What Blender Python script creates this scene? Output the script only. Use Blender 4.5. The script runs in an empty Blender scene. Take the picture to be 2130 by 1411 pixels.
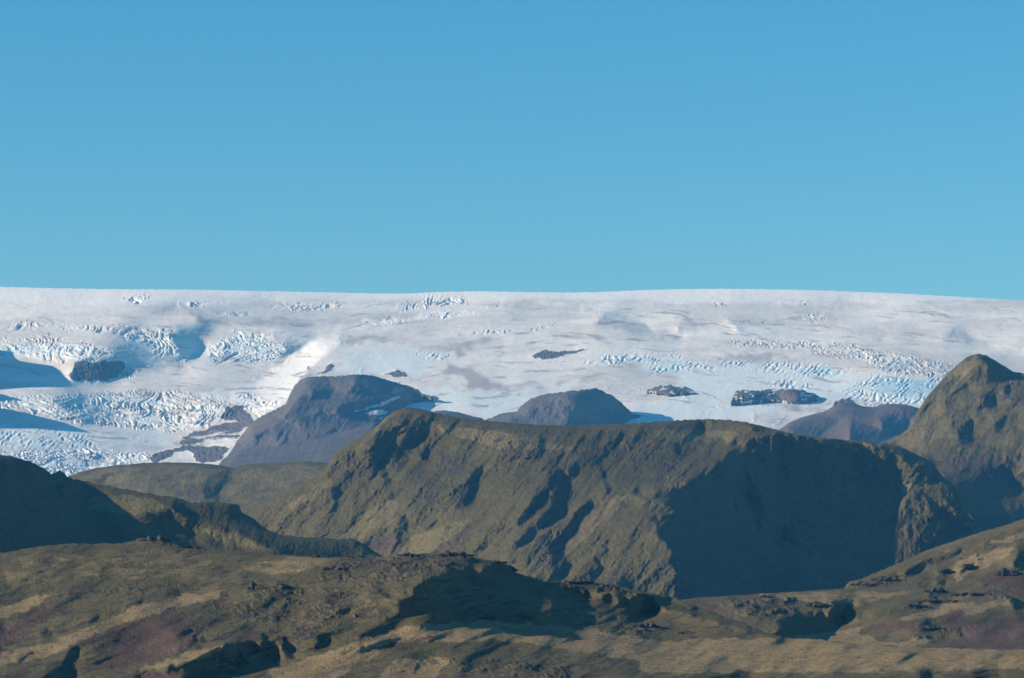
import bpy, math, random
import numpy as np
from mathutils import Vector

# ------------------------------------------------------------------ camera
F = 6700.0            # focal length measured in photograph pixels (2130 wide)
CU, HV = 1065.0, 1250.0   # optical centre column, row of the true horizon
sc = bpy.context.scene
cam = bpy.data.cameras.new("camera")
camo = bpy.data.objects.new("camera", cam)
sc.collection.objects.link(camo)
camo.location = (0, 0, 0)
camo.rotation_euler = (math.radians(90), 0, 0)
cam.sensor_fit = 'HORIZONTAL'
cam.sensor_width = 36.0
cam.lens = 36.0 * F / 2130.0
cam.shift_y = (HV - 705.5) / 2130.0
cam.clip_start = 1.0
cam.clip_end = 80000.0
sc.camera = camo

# ------------------------------------------------------------------ sun, sky, exposure
SUN_EL, SUN_AZ = math.radians(20.0), math.radians(77.0)   # azimuth: from behind the camera towards the left
S = Vector((-math.cos(SUN_EL) * math.sin(SUN_AZ), -math.cos(SUN_EL) * math.cos(SUN_AZ), math.sin(SUN_EL)))
sun = bpy.data.lights.new("sun", 'SUN')
sun.energy = 5.0
sun.angle = math.radians(0.5)
sun.color = (1.0, 0.93, 0.82)
suno = bpy.data.objects.new("sun", sun)
sc.collection.objects.link(suno)
suno.rotation_euler = S.to_track_quat('Z', 'Y').to_euler()
suno.location = (-3000, -500, 2500)

w = bpy.data.worlds.new("World")
sc.world = w
w.use_nodes = True
nt = w.node_tree
nt.nodes.clear()
sky = nt.nodes.new("ShaderNodeTexSky")
sky.sky_type = 'NISHITA'
sky.sun_disc = False
sky.sun_elevation = SUN_EL
sky.sun_rotation = math.atan2(S.x, S.y)
sky.altitude = 300
sky.air_density = 1.0
sky.dust_density = 0.0
sky.ozone_density = 3.0
tint = nt.nodes.new("ShaderNodeMix")
tint.data_type = 'RGBA'
tint.blend_type = 'MULTIPLY'
tint.inputs[0].default_value = 1.0
# the sky pales towards the horizon
wtc = nt.nodes.new("ShaderNodeTexCoord")
wsep = nt.nodes.new("ShaderNodeSeparateXYZ")
wrng = nt.nodes.new("ShaderNodeMapRange")
wrng.inputs[1].default_value, wrng.inputs[2].default_value = 0.06, 0.22
whz = nt.nodes.new("ShaderNodeMix")
whz.data_type = 'RGBA'
whz.inputs[6].default_value = (0.62, 1.09, 1.40, 1)
whz.inputs[7].default_value = (0.34, 1.12, 1.42, 1)
nt.links.new(wtc.outputs["Generated"], wsep.inputs[0])
nt.links.new(wsep.outputs[2], wrng.inputs[0])
nt.links.new(wrng.outputs[0], whz.inputs[0])
nt.links.new(whz.outputs[2], tint.inputs[7])
bg = nt.nodes.new("ShaderNodeBackground")
bg.inputs[1].default_value = 0.085
wo = nt.nodes.new("ShaderNodeOutputWorld")
nt.links.new(sky.outputs[0], tint.inputs[6])
nt.links.new(tint.outputs[2], bg.inputs[0])
nt.links.new(bg.outputs[0], wo.inputs[0])

sc.view_settings.view_transform = 'Standard'
sc.view_settings.look = 'None'
sc.view_settings.exposure = 0.2
sc.view_settings.gamma = 1.0
sc.view_settings.use_curve_mapping = False
sc.render.engine = 'CYCLES'
sc.cycles.use_denoising = True
sc.cycles.max_bounces = 6
sc.cycles.volume_bounces = 0
HAZE_DENSITY = 3.4e-5
HAZE_COLOR = (0.11, 0.47, 1.0)

# ------------------------------------------------------------------ numeric helpers
rng = np.random.default_rng(7)
_perm = np.concatenate([rng.permutation(512)] * 3)
_ga = rng.random(512) * 2 * np.pi
_gx, _gy = np.cos(_ga), np.sin(_ga)
_ra, _rb = rng.random(512), rng.random(512)


def _h(ix, iy, seed=0):
    return _perm[_perm[(ix + seed * 37) & 511] + (iy & 511)]


def perlin(x, y, seed=0):
    xi = np.floor(x).astype(np.int64)
    yi = np.floor(y).astype(np.int64)
    xf, yf = x - xi, y - yi
    a = xf * xf * xf * (xf * (xf * 6 - 15) + 10)
    b = yf * yf * yf * (yf * (yf * 6 - 15) + 10)

    def g(dx, dy):
        k = _h(xi + dx, yi + dy, seed)
        return _gx[k] * (xf - dx) + _gy[k] * (yf - dy)
    n0 = g(0, 0) * (1 - a) + g(1, 0) * a
    n1 = g(0, 1) * (1 - a) + g(1, 1) * a
    return 1.5 * (n0 * (1 - b) + n1 * b)


def fbm(x, y, octv=4, seed=0, gain=0.5):
    s, amp = 0.0, 1.0
    for o in range(octv):
        s = s + amp * perlin(x, y, seed + o)
        x, y, amp = x * 2.03 + 11.3, y * 2.03 - 7.1, amp * gain
    return s


def ridged(x, y, octv=3, seed=0, gain=0.5):
    s, amp = 0.0, 1.0
    for o in range(octv):
        s = s + amp * (0.5 - np.abs(perlin(x, y, seed + o)) * 1.4)
        x, y, amp = x * 2.05 + 5.3, y * 2.05 - 3.1, amp * gain
    return s


def cellular(x, y, seed=0, jit=0.9):
    """distance to the edge of the nearest cell and that cell's own random height"""
    xi = np.floor(x).astype(np.int64)
    yi = np.floor(y).astype(np.int64)
    f1 = np.full(x.shape, 9.0)
    f2 = np.full(x.shape, 9.0)
    idv = np.zeros(x.shape)
    for dx in (-1, 0, 1):
        for dy in (-1, 0, 1):
            k = _h(xi + dx, yi + dy, seed)
            px = xi + dx + 0.5 + (_ra[k] - 0.5) * jit
            py = yi + dy + 0.5 + (_rb[k] - 0.5) * jit
            d = np.hypot(px - x, py - y)
            closer = d < f1
            f2 = np.where(closer, f1, np.minimum(f2, d))
            idv = np.where(closer, _ra[(k * 7 + 13) & 511], idv)
            f1 = np.where(closer, d, f1)
    return f2 - f1, idv


def sstep(a, b, x):
    t = np.clip((x - a) / (b - a), 0, 1)
    return t * t * (3 - 2 * t)


def sdf(U, V, poly):
    """signed distance to a polygon, negative inside"""
    p = np.asarray(poly, float)
    q = np.roll(p, -1, axis=0)
    d2 = np.full(U.shape, 1e12)
    ins = np.zeros(U.shape, bool)
    for (ax, ay), (bx, by) in zip(p, q):
        ex, ey = bx - ax, by - ay
        wx, wy = U - ax, V - ay
        t = np.clip((wx * ex + wy * ey) / (ex * ex + ey * ey + 1e-9), 0, 1)
        d2 = np.minimum(d2, (wx - ex * t) ** 2 + (wy - ey * t) ** 2)
        c = ((ay > V) != (by > V))
        if ey != 0:
            ins ^= c & (U < ex * (V - ay) / ey + ax)
    d = np.sqrt(d2)
    return np.where(ins, -d, d)


class Raster:
    """a working grid over the region a landform fills, holding traced masks"""
    def __init__(s, u0, u1, v0, v1, step=2.0, jag=4.0, seed=1):
        s.u0, s.v0, s.st = u0, v0, step
        s.u = np.arange(u0, u1 + step, step)
        s.v = np.arange(v0, v1 + step, step)
        s.U, s.V = np.meshgrid(s.u, s.v)
        s.jag = jag
        s.NU = fbm(s.U / 34, s.V / 24, 5, seed + 50, 0.65)
        s.NV = fbm(s.U / 34, s.V / 24, 5, seed + 60, 0.65)

    def mask(s, polys, soft=3.0, jag=None):
        jag = s.jag if jag is None else jag
        m = np.zeros(s.U.shape)
        for p in polys:
            amp = 1.0
            if isinstance(p, tuple) and isinstance(p[1], (int, float)) and isinstance(p[0], list):
                p, amp = p
            a = np.array(p, float)
            a[a[:, 0] < 2.5, 0] -= 130          # what touches the picture's edge runs on beyond it
            a[a[:, 0] > 2127, 0] += 130
            a[a[:, 1] > 1409, 1] += 60
            pad = soft + 2.5 * jag + 4
            i0 = max(int((a[:, 1].min() - pad - s.v0) / s.st), 0)
            i1 = min(int((a[:, 1].max() + pad - s.v0) / s.st) + 1, len(s.v))
            j0 = max(int((a[:, 0].min() - pad - s.u0) / s.st), 0)
            j1 = min(int((a[:, 0].max() + pad - s.u0) / s.st) + 1, len(s.u))
            if i1 <= i0 or j1 <= j0:
                continue
            w = np.s_[i0:i1, j0:j1]
            k = sstep(soft, -soft, sdf(s.U[w] + jag * s.NU[w], s.V[w] + 0.7 * jag * s.NV[w], a))
            if amp >= 0:
                m[w] = np.maximum(m[w], amp * k)
            else:
                m[w] = m[w] * (1 - k) + amp * k
        return m

    def sample(s, R, U, V):
        x = np.clip((U - s.u0) / s.st, 0, len(s.u) - 1.001)
        y = np.clip((V - s.v0) / s.st, 0, len(s.v) - 1.001)
        i, j = y.astype(int), x.astype(int)
        fy, fx = y - i, x - j
        return (R[i, j] * (1 - fx) * (1 - fy) + R[i, j + 1] * fx * (1 - fy)
                + R[i + 1, j] * (1 - fx) * fy + R[i + 1, j + 1] * fx * fy)


def blur(R, r):
    """separable gaussian blur by FFT on a mirrored grid"""
    n, m = R.shape
    E = np.pad(R, ((0, n), (0, m)), mode='symmetric')
    ky = np.fft.fftfreq(2 * n)[:, None]
    kx = np.fft.rfftfreq(2 * m)[None, :]
    H = np.exp(-2 * (np.pi * r) ** 2 * (kx ** 2 + ky ** 2))
    return np.fft.irfft2(np.fft.rfft2(E) * H, s=E.shape)[:n, :m]


def relief(G, H, step, alpha, lam):
    """the depth relief whose slopes follow G (sideways) and H (downwards): least squares, screened"""
    n, m = G.shape
    E = np.concatenate([G, -G[:, ::-1]], axis=1)
    E = np.concatenate([E, E[::-1]], axis=0)
    D = np.concatenate([H, H[:, ::-1]], axis=1)
    D = np.concatenate([D, -D[::-1]], axis=0)
    ky = 2 * np.pi * np.fft.fftfreq(2 * n, step)[:, None]
    kx = 2 * np.pi * np.fft.rfftfreq(2 * m, step)[None, :]
    Rh = -1j * (kx * np.fft.rfft2(E) + alpha * ky * np.fft.rfft2(D)) / (kx ** 2 + alpha * ky ** 2 + lam)
    return np.fft.irfft2(Rh, s=E.shape)[:n, :m]


def C(x0, y0, k):
    """turns measurements taken on an enlarged detail into photograph pixels"""
    return lambda *p: [(x0 + a / k, y0 + b / k) for a, b in p]


G1, G2, G3 = C(0, 580, 3.0), C(700, 580, 2.958), C(1410, 580, 2.958)
F4, M5, N6 = C(0, 930, 2.934), C(600, 830, 2.803), C(1320, 830, 2.63)
F7, F8 = C(560, 1080, 2.6625), C(1330, 1050, 2.6625)
Z1, Z2, Z3 = C(0, 580, 5.878), C(0, 760, 5.878), C(340, 720, 5.878)
Z4, Z5, Z6 = C(440, 740, 4.4375), C(1500, 680, 4.4375), C(620, 830, 5.878)
Z7, Z8 = C(0, 1100, 4.537), C(1700, 1050, 4.865)
P = lambda *p: list(p)


def stroke(pts, w):
    """a thin closed outline round a polyline, w wide in the middle and pointed at the ends"""
    a = np.asarray(pts, float)
    n = len(a)
    t = np.gradient(a, axis=0)
    t /= np.linalg.norm(t, axis=1)[:, None] + 1e-9
    nrm = np.stack([-t[:, 1], t[:, 0]], 1)
    ww = w * 0.5 * np.sin(np.pi * (np.arange(n) + 0.35) / (n - 0.3))[:, None]
    return [tuple(p) for p in np.concatenate([a + nrm * ww, (a - nrm * ww)[::-1]])]


# ------------------------------------------------------------------ object helpers
def link(o):
    sc.collection.objects.link(o)
    return o


GROUND_Z = -62.0


class Terrain:
    pass


def terrain(name, u0, u1, crest, bottom, ybot, slope, slope_polys=(), g_polys=(), g_amp=1.2,
            alpha=0.3, lam_px=160.0, soft=3.0, jag=4.0, du=1.8, dv=1.8, rnd=(7.0, 4.0), back=(28.0, 500.0),
            extra_g=None, disp=None, attrs=None, mat=None, step=2.0, seed=1, crest_noise=0.8, slope_blur=10,
            base_tilt=0.0, vref=None, sunk=False, surf=None):
    """A hillside built as real relief. crest/bottom: outlines (column,row); ybot: distance of its foot;
    slope: steepness in degrees against the view direction; g_polys: faces that turn away to the right."""
    cx, cy = np.array(crest).T
    bx, by = np.array(bottom).T
    host = None
    if not isinstance(ybot, tuple):  # no kinks along the foot
        a = np.array(ybot, float)
        xs = np.linspace(u0 - 100, u1 + 100, 200)
        ybot = list(zip(xs, blur(np.interp(xs, a[:, 0], a[:, 1])[None, :].repeat(4, 0), 22 * 200 / (u1 - u0 + 200))[0]))
    if isinstance(ybot, tuple):      # stands on another landform: follow its distance along the foot
        host, off = ybot
        yx = np.linspace(u0, u1, 60)
        yy = blur(host.R.sample(host.depth, yx, np.interp(yx, bx, by))[None, :].repeat(4, 0), 4)[0] + off
    else:
        yx, yy = np.array(ybot, float).T
    v0, v1 = cy.min() - 12, by.max() + 8
    R = Raster(u0, u1, v0, v1, step, jag, seed)
    yref = float(np.mean(yy)) * 1.08
    mpp = yref / F
    sl = np.full(R.U.shape, float(slope))
    for poly, ang in slope_polys:
        k = blur(R.mask([poly], 6.0), slope_blur / step)
        sl = sl * (1 - k) + ang * k
    K0 = mpp / math.tan(math.radians(slope))
    H = K0 - mpp / np.tan(np.radians(sl))
    K = np.full(R.U.shape, K0)
    vc0 = np.interp(R.u, cx, cy)
    vc = vc0 + crest_noise * fbm(R.u / 9.0, R.u * 0 + seed * 3.3, 4, seed + 9, 0.7)
    vs = blur(vc0[None, :].repeat(4, 0), 6.0)[0]
    vb = np.interp(R.u, bx, by)
    below = R.V - vs[None, :]
    K = K * (1 + rnd[1] * np.exp(-np.clip(below, 0, None) / rnd[0]))
    cum = np.cumsum(K[::-1], axis=0)[::-1] * step
    fb = np.clip(((blur(vb[None, :].repeat(4, 0), 15)[0] if vref is None else vref) - v0 + 0 * vb) / step, 0, len(R.v) - 1.001)
    ib, jj = fb.astype(int), np.arange(len(R.u))
    base = cum[ib, jj] * (1 - fb + ib) + cum[ib + 1, jj] * (fb - ib)
    Y = np.interp(R.u, yx, yy)[None, :] + cum - base[None, :]
    if surf:                         # a rock mass that swells out of another landform's surface
        hh = surf[0].R.sample(surf[0].depth, R.U, R.V)
        lift = surf[1] * sstep(-4, surf[2], below) * sstep(-4, surf[2], vb[None, :] - R.V)
        Y = hh - lift
    Gm = R.mask(list(g_polys), soft) * g_amp + base_tilt
    if extra_g is not None:
        Gm = Gm + extra_g(R)
    Y = Y + relief(Gm * mpp, H, step, alpha, 1.0 / lam_px ** 2)
    if surf:
        Y = np.minimum(Y, hh - 12 - 0.3 * lift)
    up = np.maximum.accumulate((Y - R.V * 0.02 * mpp)[::-1], axis=0)[::-1]
    Y = up
    # mesh grid
    uu = np.arange(u0, u1 + du, du)
    vcu = np.interp(uu, R.u, vc)
    vbu = np.interp(uu, bx, by)
    if sunk or host:
        vbu = vbu + 3.5 * fbm(uu / 16.0, uu * 0 + 1.7 * seed, 4, seed + 19, 0.65)
    vbu = np.maximum(vbu, vcu + 2)
    nr = int(max((vbu - vcu).max() / dv, 4))
    t = np.linspace(0, 1, nr)[:, None]
    UU = np.broadcast_to(uu[None, :], (nr, len(uu))).copy()
    VV = vcu[None, :] + (vbu - vcu)[None, :] * t
    YY = R.sample(Y, UU, VV)
    A = attrs(R, UU, VV, YY) if attrs else {}
    edge = sstep(0, 5, VV - vcu[None, :])
    dZ = 0.0
    if disp:
        dY, dZ = disp(R, UU, VV, YY)
        YY = YY + dY * (0.25 + 0.75 * edge)
    X = (UU - CU) / F * YY
    Z = (HV - VV) / F * YY + dZ * (0.4 + 0.6 * edge if disp else 1.0)
    T = Terrain()
    T.depth = Y
    T.R, T.uu, T.vcu, T.vbu = R, uu, vcu, vbu
    T.X, T.Y, T.Z, T.nr = X, YY, Z, nr
    T.VV = (HV - F * Z / YY)
    # far side: falls away behind the crest
    nb = 9
    ks = (np.arange(1, nb + 1) / nb) ** 1.7
    dist = back[1] * ks[:, None]
    Yb = YY[0][None, :] + dist
    fall = math.tan(math.radians(back[0]))
    soften = dist - back[1] * 0.12 * (1 - np.exp(-dist / (back[1] * 0.12)))
    Zb = np.maximum(Z[0][None, :] - fall * soften, GROUND_Z - 1)
    Xb = np.broadcast_to(X[0][None, :], Yb.shape) * (Yb / YY[0][None, :])
    Xf, Yf, Zf = X[-1:], YY[-1:] - 15, np.full((1, len(uu)), GROUND_Z - 1)
    if sunk or host:                 # the foot dips under the ice instead of reaching the plain
        Xf, Yf, Zf = X[-1:] * (1 + 60 / YY[-1:]), YY[-1:] + 60, Z[-1:] - 25
    XX = np.concatenate([Xb[::-1], X, Xf])
    Y2 = np.concatenate([Yb[::-1], YY, Yf])
    Z2 = np.concatenate([Zb[::-1], Z, Zf])
    me = grid_mesh(name, XX, Y2, Z2)
    for k, a in A.items():
        full = np.concatenate([np.repeat(a[:1], nb, 0), a, a[-1:]])
        at = me.attributes.new(k, 'FLOAT', 'POINT')
        at.data.foreach_set('value', full.astype(np.float32).ravel())
    o = link(bpy.data.objects.new(name, me))
    me.materials.append(mat)
    o['kind'] = 'structure'
    T.ob = o
    return T


def grid_mesh(name, X, Y, Z):
    n, m = X.shape
    co = np.stack([X, Y, Z], -1).astype(np.float32).reshape(-1)
    idx = np.arange(n * m).reshape(n, m)
    q = np.stack([idx[:-1, :-1], idx[1:, :-1], idx[1:, 1:], idx[:-1, 1:]], -1).reshape(-1, 4)
    me = bpy.data.meshes.new(name)
    me.vertices.add(n * m)
    me.vertices.foreach_set('co', co)
    me.loops.add(q.size)
    me.loops.foreach_set('vertex_index', q.ravel().astype(np.int32))
    me.polygons.add(len(q))
    me.polygons.foreach_set('loop_start', np.arange(0, q.size, 4, dtype=np.int32))
    me.polygons.foreach_set('use_smooth', np.ones(len(q), bool))
    me.update(calc_edges=True)
    return me


# ------------------------------------------------------------------ materials
class NT:
    def __init__(s, name):
        s.m = bpy.data.materials.new(name)
        s.m.use_nodes = True
        s.t = s.m.node_tree
        s.b = s.t.nodes["Principled BSDF"]
        s.b.inputs["Specular IOR Level"].default_value = 0.12
        s.b.inputs["Roughness"].default_value = 0.95
        s.geo = s.t.nodes.new("ShaderNodeTexCoord")

    def put(s, sock, v):
        if hasattr(v, 'is_linked'):
            s.t.links.new(v, sock)
        elif isinstance(v, (tuple, list)):
            sock.default_value = (*v, 1.0) if len(v) == 3 and sock.type == 'RGBA' else v
        else:
            sock.default_value = v

    def noise(s, scale, detail=5, rough=0.6, stretch=None, dist=0.0):
        n = s.t.nodes.new("ShaderNodeTexNoise")
        n.inputs["Scale"].default_value = scale
        n.inputs["Detail"].default_value = detail
        n.inputs["Roughness"].default_value = rough
        n.inputs["Distortion"].default_value = dist
        src = s.geo.outputs["Object"]
        if stretch:
            mp = s.t.nodes.new("ShaderNodeMapping")
            mp.inputs["Scale"].default_value = stretch
            s.t.links.new(src, mp.inputs[0])
            src = mp.outputs[0]
        s.t.links.new(src, n.inputs["Vector"])
        return n.outputs["Fac"]

    def attr(s, name):
        a = s.t.nodes.new("ShaderNodeAttribute")
        a.attribute_name = name
        return a.outputs["Fac"]

    def math(s, op, a, b=0.0, c=None):
        n = s.t.nodes.new("ShaderNodeMath")
        n.operation = op
        s.put(n.inputs[0], a)
        s.put(n.inputs[1], b)
        if c is not None:
            s.put(n.inputs[2], c)
        return n.outputs[0]

    def ramp(s, v, lo, hi):
        n = s.t.nodes.new("ShaderNodeMapRange")
        n.interpolation_type = 'SMOOTHSTEP'
        s.put(n.inputs[0], v)
        n.inputs[1].default_value = lo
        n.inputs[2].default_value = hi
        return n.outputs[0]

    def mix(s, f, a, b):
        n = s.t.nodes.new("ShaderNodeMix")
        n.data_type = 'RGBA'
        s.put(n.inputs[0], f)
        s.put(n.inputs[6], a)
        s.put(n.inputs[7], b)
        return n.outputs[2]

    def patch(s, mask, col, over, noise, amt=0.8, lo=0.4, hi=0.6):
        """mix col over 'over' where mask, its edge broken up by noise"""
        k = s.math('MULTIPLY_ADD', s.math('SUBTRACT', noise, 0.5), amt, mask)
        return s.mix(s.ramp(k, lo, hi), over, col)

    def bump(s, h, dist, strength=0.7):
        n = s.t.nodes.new("ShaderNodeBump")
        n.inputs["Strength"].default_value = strength
        n.inputs["Distance"].default_value = dist
        s.put(n.inputs["Height"], h)
        s.t.links.new(n.outputs[0], s.b.inputs["Normal"])

    def done(s, col):
        s.put(s.b.inputs["Base Color"], col)
        return s.m


def land_material(name, grass_a, grass_b, dry, rock, red, k=1.0):
    m = NT(name)
    n1 = m.noise(0.006 * k, 7, 0.62)
    n2 = m.noise(0.045 * k, 6, 0.65)
    n3 = m.noise(0.16 * k, 5, 0.75)
    c = m.mix(m.ramp(n1, 0.38, 0.62), grass_a, grass_b)
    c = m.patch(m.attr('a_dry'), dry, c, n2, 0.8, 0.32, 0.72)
    c = m.patch(m.attr('a_rock'), rock, c, n2, 1.5, 0.40, 0.72)
    c = m.patch(m.attr('a_red'), m.mix(m.ramp(n1, 0.35, 0.65), red, tuple(1.5 * x for x in red)), c, n2, 1.5, 0.25, 1.0)
    n4 = m.noise(0.42 * k, 3, 0.8)
    c = m.mix(m.math('MULTIPLY', m.ramp(m.math('ADD', n4, m.math('MULTIPLY', m.math('SUBTRACT', n2, 0.5), 0.8)), 0.58, 0.70), 0.55), c, tuple(0.55 * x for x in rock))
    v = m.math('ADD', m.math('MULTIPLY', m.ramp(n3, 0.25, 0.75), 0.55), m.math('MULTIPLY', m.ramp(n2, 0.3, 0.7), 0.5))
    c = m.mix(m.math('MULTIPLY', m.ramp(m.math('SUBTRACT', 1.0, v), 0.15, 0.95), 0.52), c, tuple(0.42 * x for x in rock))
    m.bump(m.math('ADD', n3, n4), 2.5 / k, 0.8)
    return m.done(c)


GRASS_A, GRASS_B = (0.104, 0.088, 0.029), (0.142, 0.114, 0.041)
DRY, ROCK, RED = (0.340, 0.245, 0.120), (0.080, 0.066, 0.052), (0.105, 0.068, 0.048)
M_MOUNT = land_material("mountain_turf", GRASS_A, GRASS_B, (0.205, 0.166, 0.066), ROCK, RED, 0.8)
M_MOOR = land_material("moor_turf", (0.128, 0.110, 0.048), (0.178, 0.143, 0.070), DRY, ROCK, RED, 2.2)


def make_rock_material(name, a, b, k=1.0):
    m = NT(name)
    n1, n2 = m.noise(0.01 * k, 6, 0.65), m.noise(0.09 * k, 6, 0.7)
    c = m.mix(m.ramp(n1, 0.35, 0.65), a, b)
    c = m.patch(m.attr('a_snow'), (0.70, 0.71, 0.72), c, n2, 0.7, 0.4, 0.6)
    c = m.patch(m.attr('a_red'), (0.16, 0.11, 0.10), c, n2, 0.8, 0.4, 0.6)
    c = m.mix(m.math('MULTIPLY', m.ramp(n2, 0.6, 0.3), 0.5), c, tuple(x * 0.5 for x in a))
    m.bump(n2, 4.0 / k, 0.7)
    return m.done(c)


M_NUN = make_rock_material("nunatak_rock", (0.105, 0.095, 0.092), (0.15, 0.135, 0.13))
M_LAVA = make_rock_material("lava_rock", (0.055, 0.050, 0.046), (0.080, 0.072, 0.060), 12.0)


def ice_material():
    m = NT("glacier_ice")
    n1 = m.noise(0.0016, 7, 0.6, (1.0, 0.9, 1.0), 0.8)
    n2 = m.noise(0.012, 6, 0.65, (1.0, 0.5, 1.0), 0.5)
    n3 = m.noise(0.06, 4, 0.7, (1.0, 0.35, 1.0))
    c = m.mix(m.ramp(n1, 0.36, 0.66), (0.86, 0.855, 0.845), (0.64, 0.635, 0.635))
    c = m.mix(m.math('MULTIPLY', m.ramp(n2, 0.45, 0.75), 0.35), c, (0.57, 0.55, 0.54))
    c = m.patch(m.attr('a_clean'), (0.74, 0.82, 0.86), c, n2, 0.7, 0.3, 0.8)
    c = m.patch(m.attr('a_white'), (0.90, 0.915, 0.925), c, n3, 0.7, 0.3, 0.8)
    c = m.patch(m.attr('a_ash'), (0.45, 0.42, 0.41), c, n2, 1.1, 0.25, 1.0)
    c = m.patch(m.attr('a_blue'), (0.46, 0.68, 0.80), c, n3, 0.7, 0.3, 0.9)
    c = m.patch(m.attr('a_moraine'), (0.13, 0.12, 0.125), c, n2, 1.3, 0.40, 0.62)
    m.bump(n3, 2.0, 0.5)
    m.b.inputs["Roughness"].default_value = 0.8
    return m.done(c)


M_ICE = ice_material()

# ------------------------------------------------------------------ ground sheet
mg = NT("plain_gravel")
gm = grid_mesh("ground", *[a.T for a in np.meshgrid(np.linspace(-9000, 9000, 40), np.linspace(22000, -800, 60), indexing='ij')],
               np.full((60, 40), GROUND_Z))
gm.materials.append(mg.done(mg.mix(mg.noise(0.01, 6), (0.06, 0.055, 0.04), (0.09, 0.085, 0.06))))
g = link(bpy.data.objects.new("ground", gm))
g['kind'] = 'structure'

# ------------------------------------------------------------------ glacier
GL_CREST = P((-250, 592), (0, 597), (120, 600), (250, 602), (400, 603), (550, 606), (700, 609), (800, 611), (850, 611), (900, 608),
             (1000, 606), (1100, 608), (1180, 609), (1250, 608), (1330, 604), (1420, 602), (1500, 601), (1600, 602), (1700, 604),
             (1800, 608), (1900, 612), (2000, 618), (2130, 626), (2380, 645))
ICEFALL = [Z1((0, 790), (300, 740), (420, 715), (550, 700), (740, 720), (900, 770), (1080, 760), (1300, 830), (1440, 900), (1420, 960), (1280, 1000),
              (1130, 1040), (850, 1000), (760, 1120), (680, 1100), (560, 1030), (350, 960), (160, 920), (0, 890)),
           Z1((1300, 600), (1500, 590), (1700, 590), (1900, 600), (2050, 620), (2130, 700), (2130, 980), (2000, 930), (1800, 830), (1600, 780), (1450, 700)),
           Z3((0, 0), (200, 60), (320, 130), (200, 190), (0, 110)),
           G1((1060, 350), (1110, 440), (1180, 500), (1130, 510), (1000, 480), (900, 420), (930, 310)),
           G1((1300, 450), (1400, 350), (1560, 330), (1720, 370), (1790, 440), (1740, 500), (1600, 525), (1400, 525), (1300, 490)),
           G1((0, 740), (330, 735), (800, 700), (1180, 710), (1330, 740), (1500, 790), (1500, 850), (1380, 880), (1250, 940),
              (1000, 950), (700, 915), (440, 900), (200, 845), (0, 800)),
           G1((0, 1085), (270, 1070), (500, 1060), (850, 1085), (950, 1100), (900, 1140), (560, 1190), (430, 1260), (200, 1230), (0, 1200)),
           G1((1450, 720), (1550, 730), (1700, 760), (1780, 770), (1620, 865), (1560, 830)),
           Z1((60, 640), (150, 570), (330, 510), (480, 510), (520, 560), (380, 610), (200, 630)),
           Z1((480, 520), (800, 570), (1320, 570), (1440, 580), (1300, 640), (900, 620), (600, 570)),
           Z1((1700, 640), (1870, 590), (1950, 700), (1850, 800), (1700, 750)),
           Z1((1460, 1200), (1580, 1060), (1690, 1130), (1560, 1200))]
SERAC = [G2((340, 170), (560, 110), (780, 110), (820, 150), (560, 170), (400, 195)),
         G2((150, 285), (260, 235), (420, 240), (480, 250), (330, 275)), G2((470, 250), (640, 205), (900, 205), (700, 235)),
         G2((900, 165), (1000, 145), (1010, 160), (930, 172)),
         G2((1070, 315), (1200, 290), (1390, 275), (1400, 292), (1200, 322)), G2((720, 345), (1050, 310), (1080, 330), (800, 350)),
         G3((280, 380), (500, 375), (730, 385), (960, 400), (1240, 440), (1480, 490), (1760, 520), (1640, 610), (1300, 580), (1240, 560),
            (1150, 500), (960, 480), (740, 465), (800, 430), (400, 425)),
         G3((180, 140), (290, 138), (260, 172)), G3((745, 125), (800, 150), (770, 160)), G3((750, 232), (860, 222), (960, 242), (880, 268), (770, 258)),
         G3((350, 262), (550, 262), (570, 272), (400, 268)), G1((760, 130), (900, 100), (960, 110), (870, 150)),
         G1((1690, 170), (1900, 158), (2130, 160), (2080, 190), (1830, 205)), G1((1080, 160), (1250, 145), (1380, 160), (1200, 175)),
         G1((1340, 215), (1560, 210), (1560, 225), (1440, 228))]
CREV = [G3((1190, 590), (1300, 600), (1640, 612), (1540, 740), (1480, 790), (1200, 795), (1080, 745), (980, 680), (1120, 650)),
        G3((0, 520), (300, 500), (600, 510), (900, 530), (1100, 570), (900, 610), (650, 580), (300, 540), (150, 560), (0, 548)),
        G2((1530, 515), (1650, 470), (1900, 462), (2130, 465), (2130, 490), (1900, 528), (1700, 535)),
        G2((1880, 552), (2130, 520), (2130, 605), (1950, 585)), G1((0, 945), (280, 950), (420, 965), (640, 1010), (560, 1050), (300, 1045), (0, 1055)),
        G3((560, 640), (660, 620), (800, 620), (840, 680), (700, 690), (560, 670)), G3((940, 780), (1060, 740), (1130, 790), (1000, 810)),
        G2((460, 470), (540, 450), (740, 480), (640, 500)), G3((1140, 720), (1300, 730), (1300, 790), (1180, 790))]
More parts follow.
